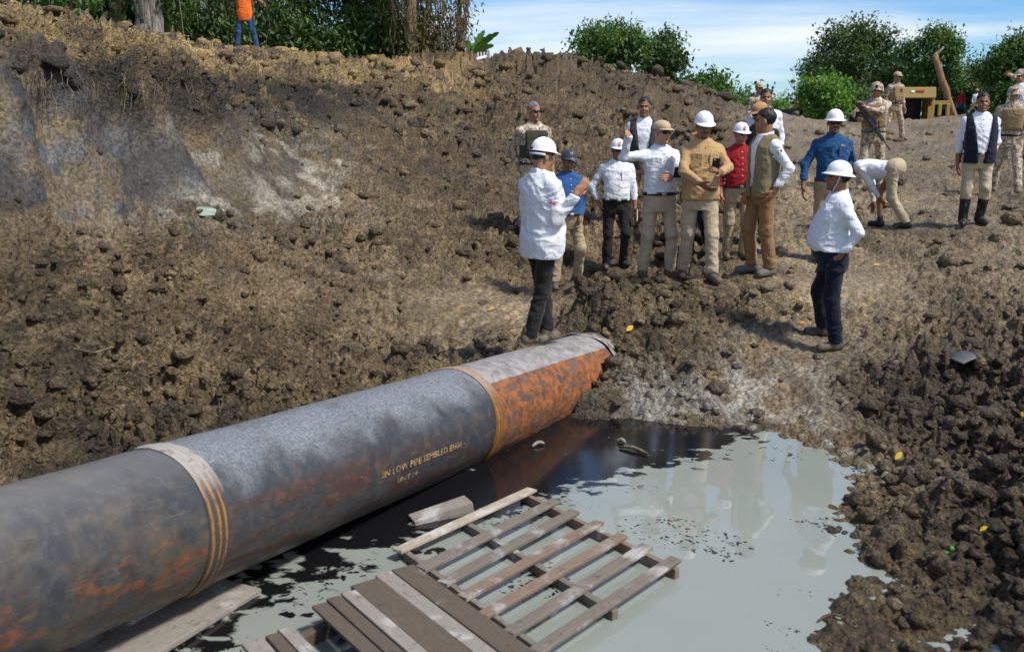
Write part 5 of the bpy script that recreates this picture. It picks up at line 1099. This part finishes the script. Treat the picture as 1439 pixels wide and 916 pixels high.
def tree(label, u, y, vtop, wpx, n, size, mat, barkm=B_BRN, zbase=None, lobes=16, low=.35, trunk_r=.16, flat=.8, name='broadleaf_tree', group=None, cat='tree', **kw):
    n, size = int(n * 1.5), size * .8; base = at(u, 160, y=y); z0 = zbase if zbase is not None else gz(base[0], base[1], 2.2) - .1; top = at(u, vtop, y=y)[2]; Hh = top - z0; W = wpx / F_PX * y
    root = empty(name, (base[0], base[1], z0)); tag(root, label, cat, group)
    blobs = []
    for k in range(lobes):
        a = k * 2.4 + rt.uniform(0, .8); rr = W * .37 * math.sqrt((k + .4) / lobes); rb = W * rt.uniform(.08, .18); z = Hh * (low + (1 - low) * rt.uniform(.15, .80))
        rz = min(rb * flat, Hh - z); blobs.append((rr * math.cos(a), rr * math.sin(a), z, rb, rb, max(rz, .25 * rb)))
    blobs.append((0, 0, Hh - W * .18 * flat, W * .20, W * .20, W * .18 * flat)); crown(root, mat, blobs, n, size, **kw)
    g = MB(); tp = limb_path((0, 0, -.2), (0, 0, Hh * .62), .02); g.tube(tp, np.linspace(trunk_r, trunk_r * .45, 7), 9)
    for b in blobs[:-1]: st = tp[rt.integers(3, 6)]; g.tube(limb_path(st, (b[0] * .9, b[1] * .9, b[2]), .05), np.linspace(trunk_r * .45, .02, 7), 6)
    g.build('trunk', barkm, root); return root
# across the field
tree('round-crowned green tree rising behind the mud mound, the left of a pair', 848, 46, 38, 125, 7500, .26, L_MID, low=.3)
tree('narrower dark tree at the right of the pair behind the mud mound', 932, 48, 50, 84, 6500, .26, L_DARK, low=.2)
tree('low green bush at the foot of the mud mound', 995, 37, 112, 90, 5000, .24, L_MID, low=.05, name='bush', cat='bush', trunk_r=.06)
tree('tall dark-green tree left of the yellow bucket, its crown broad', 1198, 62, 30, 150, 9000, .32, L_DARK, low=.12, trunk_r=.2)
tree('small dark tree leaning out at the left of the tall dark tree', 1150, 66, 72, 70, 3500, .30, L_DARK, low=.1)
tree('bright green bush standing in front of the tall dark tree', 1160, 50, 108, 84, 4600, .24, L_LIGHT, low=.0, name='bush', cat='bush', trunk_r=.05)
tree('tree with bright top behind the leaning log', 1308, 58, 40, 95, 7000, .28, L_MID, low=.25, trunk_r=.15)
tree('dark low tree between the tall dark tree and the leaning log', 1262, 66, 78, 90, 5000, .30, L_DARK, low=.05)
tree('tree at the right edge with sunlit leaves', 1428, 54, 50, 100, 7500, .28, L_MID, low=.1)
tree('dark bushy tree behind the white-shirted men at the right', 1372, 62, 84, 90, 5000, .30, L_DARK, low=.0)
for k, (u, y, vt, w, m) in enumerate(((1062, 68, 148, 70, L_MID), (1100, 74, 140, 80, L_LIGHT), (1035, 60, 140, 60, L_DARK), (1215, 56, 128, 60, L_MID), (1330, 64, 118, 60, L_MID))):
    tree(('mid-green shrub at the field edge behind the black-haired man', 'pale green shrub behind the black drain pipes', 'dark shrub at the right foot of the mud mound', 'green shrub just left of the yellow bucket', 'green shrub behind the leaning log')[k], u, y, vt, w, 2600, .28, m, low=.0, name='shrub', cat='shrub', trunk_r=.04)
# distant wood closing the horizon
def far_wood():
    bl = []
    for k in range(46):
        x = -40 + k * 4.6; bl.append((x, 125 + 12 * math.sin(k * 1.7), 2.0 + rt.uniform(.3, 1.0), 4.2, 4, rt.uniform(2.0, 3.6)))
    V, T, sh = leaves(bl, 16000, .75, aspect=.7); me = mesh_np('distant_wood', V, T); color_attr(me, 'leaf', np.stack([sh] * 3, 1)); tag(link('distant_wood', me, L_DARK, smooth=False), 'belt of dark wood along the horizon', 'wood', kind='stuff')
far_wood()
# the thicket on the left bank
def jungle(label, u, y, n, size, mat, spread, zlo, zhi, trunks, vines=0, vmat=B_VINE, barkm=B_GREY, name='jungle_tree', vspan=None, leafy=True):
    base = at(u, 60, y=y); z0 = gz(base[0], base[1], 3.6) - .2; root = empty(name, (base[0], base[1], z0)); tag(root, label, 'tree')
    bl = []
    for k in range(9):
        bl.append((rt.uniform(-1, 1) * spread * .6, rt.uniform(-.5, 1) * spread * .5, rt.uniform(zlo, zhi), spread * rt.uniform(.28, .45), spread * rt.uniform(.28, .4), rt.uniform(.7, 1.4)))
    bl.append((0, 0, zhi + 1.4, spread * .9, spread * .8, 1.6))
    if leafy: crown(root, mat, bl, n, size, aspect=.42, droop=.6)
    for (dx_, r0, lean_, bm_) in trunks:
        g = MB(); p = limb_path((dx_, 0, -.3), (dx_ + lean_, .2, zhi + 1.2), .012, 12); g.tube(p, np.linspace(r0, r0 * .6, 12) * (1 + .12 * rt.normal(size=12)), 12)
        for q in range(4 if leafy and spread > 1.2 else 0): g.tube(limb_path(p[6 + q], p[6 + q] + [rt.uniform(-1.6, 1.6), rt.uniform(-.8, .8), rt.uniform(.6, 1.8)], .06), np.linspace(r0 * .35, .03, 7), 6)
        g.build('trunk', bm_, root)
    if vines:
        g = MB(); a, b = vspan or (-spread * .6, spread * .6)
        for k in range(vines):
            x, yy = rt.uniform(a, b), rt.uniform(-1.0, .2); zt = zhi + rt.uniform(.3, 1.8); zb = rt.uniform(-.1, zhi * .75) if rt.random() < .75 else -.1; m = 9; t = np.linspace(0, 1, m)
            P = np.stack([x + .10 * np.sin(t * rt.uniform(2, 7) + rt.uniform(0, 6)) + .04 * rt.normal(size=m), yy + .06 * rt.normal(size=m), zt + (zb - zt) * t], 1); g.tube(P, np.linspace(.013, .006, m) * rt.uniform(.6, 2.0), 4)
        o = g.build('hanging_vines', vmat, root); o['kind'] = 'stuff'
    return root
jungle('dark leafy tree at the far left above the bank', 40, 24, 7000, .20, L_DARK, 3.2, .2, 3.0, ((.3, .12, .2, B_BRN),))
jungle('leafy tree with light-green sprays left of the thick grey trunk', 135, 25, 8000, .20, L_MID, 2.2, .1, 3.0, ((-.4, .1, .1, B_BRN),))
jungle('tree with a thick grey trunk rising behind the tan crest of the bank', 208, 23.5, 3500, .18, L_DARK, 1.7, 1.4, 3.2, ((-.02, .34, .15, B_GREY), (-.62, .17, -.1, B_VINE)), vines=14)
jungle('tangled tree hung with brown vines left of the man in orange', 300, 27.5, 6500, .17, L_DARK, 2.3, .1, 3.2, ((.1, .12, .3, B_GREY), (-.9, .09, .2, B_VINE)), vines=60)
jungle('dark leafy tree behind the man in orange', 410, 31, 7500, .21, L_DARK, 3.0, .0, 3.4, ((.2, .14, -.2, B_BRN),), vines=36)
jungle('dark broad-leaved tree between the orange man and the vine-wrapped trunk', 505, 31, 7500, .24, L_MID, 2.6, -.1, 3.2, ((-.2, .15, .2, B_BRN),), vines=18)
jungle('tree with a vine-wrapped yellowish trunk near the end of the thicket', 574, 28.5, 4200, .16, L_OLIVE, 1.0, -.2, 3.0, ((0, .17, .06, B_VINE),), vines=26, vspan=(-.5, .6))
jungle('sparse tree at the thicket end draped with thin hanging vines against the sky', 632, 29.5, 2600, .14, L_OLIVE, .85, -.4, .7, ((.22, .10, .1, B_BRN), ), vines=75, vspan=(-.75, .55))
def under():
    for k, (u, y, w) in enumerate(((20, 21, 3.0), (100, 24.5, 2.2), (265, 26.5, 2.4), (340, 28.5, 2.6), (450, 29, 3.2), (530, 30, 2.8))):
        b = at(u, 70, y=y); z0 = gz(b[0], b[1], 3.5); root = empty('undergrowth_bush', (b[0], b[1], z0 - .1)); tag(root, ('dark undergrowth bush at the far left end of the bank crest', 'leafy undergrowth left of the thick grey trunk', 'undergrowth bush just right of the thick grey trunk', 'undergrowth bush at the left of the man in orange', 'dark undergrowth bush right of the man in orange', 'undergrowth bush left of the vine-wrapped trunk')[k], 'bush')
        crown(root, (L_DARK, L_MID)[k % 3 == 1], [(rt.uniform(-1, 1) * w * .5, rt.uniform(0, 1.2), rt.uniform(.2, 1.3), w * .3, .6, .7) for _ in range(6)], 3600, .19, name='foliage', aspect=.4, droop=.5)
        g = MB()
        for q in range(5): g.tube(limb_path((rt.uniform(-.5, .5), .3, -.1), (rt.uniform(-1, 1) * w * .4, .5, 1.1), .05), np.linspace(.03, .01, 7), 5)
        g.build('stems', B_BRN, root)['kind'] = 'stuff'
under()
# banana plants: every blade its own leaf
def blade(root, base, tip, width, mat, arch=.25, tear=6):
    n = 15; base, tip = np.asarray(base, float), np.asarray(tip, float); t = np.linspace(0, 1, n); L = np.linalg.norm(tip - base); mid = base + (tip - base) * t[:, None] + np.stack([0 * t, 0 * t, np.sin(t * np.pi) * arch * L], 1)
    T = np.gradient(mid, axis=0); sd = np.cross(T, [0, 1.0, .35]); sd /= np.linalg.norm(sd, axis=1, keepdims=True) + 1e-9; w = width * np.sin(np.clip(t * 1.02, 0, 1) * np.pi) ** .6 * (t > .12) + .012
    V, Q_ = [], []
    for k in range(n):
        ng = .78 if k % tear == tear - 1 else 1.0; V += [mid[k] - sd[k] * w[k] * ng + [0, 0, -.05 * w[k]], mid[k] + [0, 0, .12 * w[k]], mid[k] + sd[k] * w[k] * ng * (.85 + .15 * math.sin(k * 2.1)) + [0, 0, -.05 * w[k]]]
        if k: a = 3 * k; Q_ += [(a - 3, a - 2, a + 1, a), (a - 2, a - 1, a + 2, a + 1)]
    V = np.array(V); m = len(V); Q_ = np.array(Q_); V2 = np.concatenate([V, V - [0, .004, .006]]); Q2 = np.concatenate([Q_, Q_[:, ::-1] + m])
    me = mesh_np('leaf', V2, Q2); color_attr(me, 'leaf', np.full((len(V2), 3), rt.uniform(.3, .8))); return link('leaf', me, mat, root)
def banana(label, u, v, y, tips, mat, width=.16):
    b = at(u, v, y=y); root = empty('banana_plant', tuple(b)); tag(root, label, 'plant')
    V, Qd = tube_np([(0, 0, -1.2), (0, 0, -.3), (.02, 0, .1)], [.10, .08, .05], 10); link('stem', mesh_np('stem', V, tri(Qd)), B_VINE, root)
    for (tu, tv, dy_) in tips: blade(root, (0, 0, .05), at(tu, tv, y=y + dy_) - b, width, mat, arch=.08)
banana('banana plant with torn green blades on the skyline above the bank', 663, 78, 26.6, ((681, 43, 0), (701, 46, -.2), (654, 58, .3), (694, 64, -.3)), L_LIGHT, .085)
banana('banana plant by the field edge right of the black drain pipes', 1140, 172, 57, ((1128, 150, 0), (1148, 138, .3), (1158, 150, -.3), (1136, 140, .4), (1165, 158, 0)), L_LIGHT, .16)

# ------------------------------------------------------------------ machines and litter
def paint(name, col, rust=.25):
    a = NT(name, .55, .4); n = a.noise(a.coord('Object'), 6, 6, .65); return a.done(a.mix(a.rng(n, .58, .7, 0, rust * 2), col, (0.12, 0.07, 0.04)), None, a.bump(n, .2, .01))
Y_PAINT = paint('worn_yellow_paint', (0.32, 0.22, 0.06)); K_PAINT = paint('black_steel_and_shade', (0.02, 0.02, 0.02)); RED_P = paint('red_lettering', (0.45, 0.04, 0.02))
def bucket():
    y = 32.0; c = at(1281, 160, y=y); ppm = F_PX / (y * .98); z0 = gz(c[0], c[1], 2.3) - .05; z0 = min(z0, c[2] + .02); root = empty('steel_bucket', (c[0], c[1], z0), R(-6)); tag(root, 'worn yellow steel loader bucket, open side facing, on the ridge', 'bucket')
    top = at(1281, 123, y=y)[2] - z0; W = 58 / ppm
    boxed('top_panel', Y_PAINT, root, (0, -.1, top - .17), (W, .10, .34), Matrix.Rotation(R(-14), 3, 'X'), bevel=.02, seg=2); boxed('roof_plate', Y_PAINT, root, (0, .42, top - .05), (W - .02, 1.0, .06), bevel=.01)
    for sx in (-1, 1): boxed('side_cheek', Y_PAINT, root, (sx * (W / 2 - .05), .42, top * .42), (.09, 1.0, top * .84), bevel=.015)
    boxed('back_panel', K_PAINT, root, (0, .95, top * .45), (W - .22, .06, top * .86), bevel=.01); boxed('floor_plate', K_PAINT, root, (0, .42, .04), (W - .22, 1.0, .06), bevel=.01); boxed('corner_post', Y_PAINT, root, (-W / 2 + .14, -.04, top * .28), (.10, .10, top * .5), bevel=.01); boxed('corner_post', Y_PAINT, root, (W / 2 - .14, -.04, top * .28), (.10, .10, top * .5), bevel=.01)  # back and floor coloured black to stand for the shaded hollow
    M = Matrix.Rotation(R(-14), 3, 'X')
    boxed('red_mark', RED_P, root, (.18, -.160, top - .10), (.24, .02, .05), M, bevel=0)
    for (x, w, h) in ((-.16, .08, .05), (.02, .12, .09), (.24, .04, .04)): boxed('dark_mark', K_PAINT, root, (x, -.142, top - .22), (w, .02, h), M, bevel=0)
    boxed('white_mark', P_WHITE, root, (-.06, -.155, top - .13), (.10, .02, .06), M, bevel=0)
    r2 = empty('barrier', tuple(at(1321, 160, y=y)), R(-6)); tag(r2, 'low yellow steel barrier frame beside the bucket', 'barrier'); hh = 15 / ppm
    boxed('rail', Y_PAINT, r2, (0, 0, hh), (26 / ppm, .08, .12), bevel=.01)
    for x in (-11, -1, 10): boxed('post', Y_PAINT, r2, (x / ppm, 0, hh * .35), (.10, .10, hh * 1.1), bevel=.01)
bucket()
def log_():
    b, t = at(1344, 165, y=35), at(1313, 77, y=35); root = empty('leaning_log', tuple(b)); tag(root, 'bare reddish-brown log leaning to the left beside the bucket', 'log')
    V, Qd = tube_np(limb_path((0, 0, -.2), t - b, .006, 9), np.linspace(.13, .10, 9), 12); link('trunk', mesh_np('trunk', V, tri(Qd)), B_LOG, root)
    V, Qd = tube_np(limb_path(t - b + [0, 0, -.05], at(1326, 66, y=35) - b, .04, 6), np.linspace(.07, .03, 6), 8); link('branch_stub', mesh_np('branch_stub', V, tri(Qd)), B_GREY, root)
log_()
def drain(label, u, v, y, r, L, ang):
    c = at(u, v, y=y); root = empty('drain_pipe', (c[0], c[1], c[2]), R(ang)); tag(root, label, 'pipe')
    n = 28; a = np.arange(n) * 2 * np.pi / n; rr = []
    for x, q in ((L, r), (0, r), (0, r * .9), (L, r * .9)): rr.append(np.stack([np.cos(a) * q, np.full(n, x), np.sin(a) * q], 1))
    V = np.concatenate(rr); i = np.arange(4 * n).reshape(4, n); j = np.roll(i, -1, 1); link('pipe_wall', mesh_np('pipe_wall', V, np.stack([i[:-1], j[:-1], j[1:], i[1:]], -1).reshape(-1, 4)), K_PAINT, root)
    rim = MB().tube(np.stack([np.cos(np.append(a, a[0])) * r, 0 * np.append(a, 0), np.sin(np.append(a, a[0])) * r], 1), .03, 6).build('rim', K_PAINT, root)
drain('black drain pipe at the field edge, its open end facing right', 1127, 165, 62, .46, 2.6, 42); drain('black drain pipe behind the far-off man in jeans', 1098, 168, 64, .46, 1.6, 20)

# fallen leaves, each its own
YL = cloth('yellow_leaf', (0.50, 0.33, 0.035), wr=.2); GL = cloth('green_leaf', (0.08, 0.26, 0.06), wr=.2); OL = cloth('orange_leaf', (0.55, 0.20, 0.03), wr=.2)
def ground_at(u, v):
    d = Vector(ray(u, v)).normalized(); h = g_bvh.ray_cast(Vector((0, 0, CAM_H)), d); return (h[0], h[1]) if h[0] is not None else (Vector(at(u, v, z=0)), Vector((0, 0, 1)))
def fallen(label, u, v, L, mat, az):
    p, n = ground_at(u, v); z = (n * .5 + Vector((0, -.55, .6))).normalized(); x = Vector((math.cos(R(az)), math.sin(R(az)), 0)); x = (x - z * x.dot(z)).normalized(); y_ = z.cross(x)
    L *= .8; m = 9; t = np.linspace(0, 1, m); w = .22 * L * np.sin(np.pi * t) ** .8 + .002; V = []
    for k in range(m): V += [((t[k] - .5) * L, -w[k], .12 * w[k] + .05 * L * math.sin(t[k] * 3)), ((t[k] - .5) * L, 0, .05 * L * math.sin(t[k] * 3) - .02 * L), ((t[k] - .5) * L, w[k], .2 * w[k] + .05 * L * math.sin(t[k] * 3))]
    V = np.array(V); k3 = np.arange(m - 1) * 3; Qd = np.concatenate([np.stack([k3, k3 + 1, k3 + 4, k3 + 3], 1), np.stack([k3 + 1, k3 + 2, k3 + 5, k3 + 4], 1)]); V2 = np.concatenate([V, V - [0, 0, .0015]]); Q2 = np.concatenate([Qd, Qd[:, ::-1] + len(V)])
    o = link('fallen_leaf', mesh_np('fallen_leaf', V2, Q2), mat); M = Matrix((x, y_, z)).transposed().to_4x4(); M.translation = p + z * .022; o.matrix_world = M; tag(o, label, 'leaf'); return o
fallen('yellow leaf on the berm right of the man on the pipe', 884, 463, .12, YL, 60); fallen('yellow leaf on the slope left of the man on the pipe', 691, 436, .10, YL, 30); fallen('yellow leaf on dark mud right of the pond', 1262, 642, .10, YL, 50); fallen('small yellow leaf low at the right in dark mud', 1383, 745, .06, YL, 20)
fallen('yellow leaf beside the dark plate at the right', 1338, 524, .09, YL, 40); fallen('yellow leaf at the right edge of the picture', 1436, 584, .08, YL, 70); fallen('bright green leaf lying on dark mud at the lower right', 1329, 774, .12, GL, 40); fallen('orange leaf behind the man standing alone at the pond', 1127, 455, .08, OL, 10); fallen('yellow leaf on the path right of the man standing alone', 1232, 374, .10, YL, 0)
# dark plate half sunk in the mud
p, n = ground_at(1370, 506); o = empty('metal_plate', tuple(p + Vector((0, 0, .01))), R(10)); tag(o, 'dark curved metal plate half sunk in the mud at the right', 'plate'); xs = np.linspace(-1, 1, 11)
V = np.array([(x * .19, yy * .12, .05 * (1 - x * x) + zz) for zz in (0, -.012) for yy in (-1, 1) for x in xs]); i = np.arange(10); Qd = np.concatenate([np.stack([i, i + 1, i + 12, i + 11], 1), np.stack([i + 22, i + 33, i + 34, i + 23], 1), np.stack([i, i + 22, i + 23, i + 1], 1), np.stack([i + 11, i + 12, i + 34, i + 33], 1)]); link('sheet', mesh_np('sheet', V, Qd), paint('grey_steel', (0.09, 0.095, 0.10)), o)
# sticks and roots
def twig(label, pts, r, mat, name='twig', lift=.02):
    P = []
    for (u, v) in pts: q, n_ = ground_at(u, v); P.append(np.array(q + n_ * lift))
    P = np.array(P); t = np.linspace(0, 1, 4 * len(P)); tt = np.linspace(0, 1, len(P)); P = np.stack([np.interp(t, tt, P[:, k]) for k in range(3)], 1); V, Qd = tube_np(P, np.linspace(r, r * .5, len(P)), 6); o = link(name, mesh_np(name, V, tri(Qd)), mat); tag(o, label, 'twig')
twig('pale forked stick lying on the left slope above the pipe', ((100, 492), (128, 497), (160, 486)), .012, B_VINE); twig('reddish thin twig below the forked stick on the left slope', ((174, 528), (187, 512)), .007, B_LOG); twig('thin pale root sticking up left of the man on the pipe', ((505, 478), (503, 455), (508, 442)), .006, B_VINE); twig('thin root on the mud mid-left', ((391, 407), (393, 398), (391, 388)), .006, B_VINE)
twig('root poking out of the berm beside the pipe end', ((822, 433), (828, 415), (838, 404)), .009, B_VINE); twig('root lying over the berm below the group', ((830, 398), (852, 402), (868, 392)), .008, B_VINE); twig('thin upright root beside the far side of the pipe', ((309, 580), (310, 565)), .006, B_VINE)
def floater(label, u0, v0, u1, v1, r, mat, name='floating_stick'):
    a, b = at(u0, v0, z=.012), at(u1, v1, z=.016); m = (a + b) / 2 + [0, .03, .012]; V, Qd = tube_np([a, (a + m) / 2 + [0, .01, 0], m, (b + m) / 2 + [0, .01, 0], b], [r * .6, r, r, r, r * .5], 7); o = link(name, mesh_np(name, V, tri(Qd)), mat); tag(o, label, 'stick')
floater('pale curved stick floating in the oil', 870, 628, 910, 637, .014, B_VINE); floater('short pale chip floating beside the rusty pipe', 748, 627, 765, 623, .014, W_WHITE, 'floating_chip'); floater('white chip floating near the pipe end', 868, 620, 879, 622, .016, W_WHITE, 'floating_chip'); floater('thin twig floating at the right shore', 1150, 872, 1190, 868, .008, B_BRN)
# pale plastic scrap on the cut face, white crate piece on the skyline
mint = cloth('mint_plastic_sheet', (0.27, 0.34, 0.28), rough=.4)
p, n = ground_at(285, 298); xs = np.linspace(-.22, .22, 15); ys = np.linspace(-.05, .05, 5); X, Y = np.meshgrid(xs, ys); V = np.stack([X.ravel(), Y.ravel() * (1 - 1.6 * np.abs(X.ravel()) ), .012 * vnoise(np.stack([X.ravel(), Y.ravel(), 0 * X.ravel()], 1), 14, 3)], 1); i = np.arange(75).reshape(5, 15); Qd = np.stack([i[:-1, :-1], i[:-1, 1:], i[1:, 1:], i[1:, :-1]], -1).reshape(-1, 4)
o = link('plastic_scrap', mesh_np('plastic_scrap', np.concatenate([V, V - [0, 0, .003]]), np.concatenate([Qd, Qd[:, ::-1] + 75])), mint); z = (n + Vector((0, -1.2, .3))).normalized(); x = Vector((1, .3, 0)); x = (x - z * x.dot(z)).normalized(); M = Matrix((x, z.cross(x), z)).transposed().to_4x4(); M.translation = p + z * .028; o.matrix_world = M; tag(o, 'pale mint plastic scrap at the foot of the cut bank', 'plastic')
c = at(678, 80, y=26.2); o = empty('plastic_crate', tuple(c), R(20)); tag(o, 'white broken plastic crate piece below the banana plant', 'crate'); boxed('rim', P_WHITE, o, (0, 0, -.02), (.34, .05, .07), Matrix.Rotation(R(-14), 3, 'Y'), bevel=.01)
for k in range(4): boxed('rib', P_WHITE, o, (-.12 + k * .08, 0, .05), (.025, .04, .12), bevel=.004)
boxed('side_panel', P_WHITE, o, (.17, .0, .06), (.03, .2, .2), bevel=.008)

# dry roots hanging from the lip of the cut bank
def roots():
    g = MB(); rr = np.random.default_rng(8)
    for k in range(46):
        u = rr.uniform(40, 280); v = 100 + rr.uniform(-6, 22) + .05 * (u - 60); q, n_ = ground_at(u, v)
        L = rr.uniform(.12, .45); q = np.array(q + n_ * .05); t = np.linspace(0, 1, 6)[:, None]; P = q + np.array([rr.normal() * .08, -.10, -L]) * t + np.array(n_) * .10 * np.sin(t * 2.2) + rr.normal(size=(6, 3)) * .008; g.tube(P, np.linspace(.004, .002, 6), 4)
    o = g.build('hanging_roots', B_VINE); tag(o, 'dry roots and grass hanging from the dark lip of the cut bank', 'roots', kind='stuff')
roots()
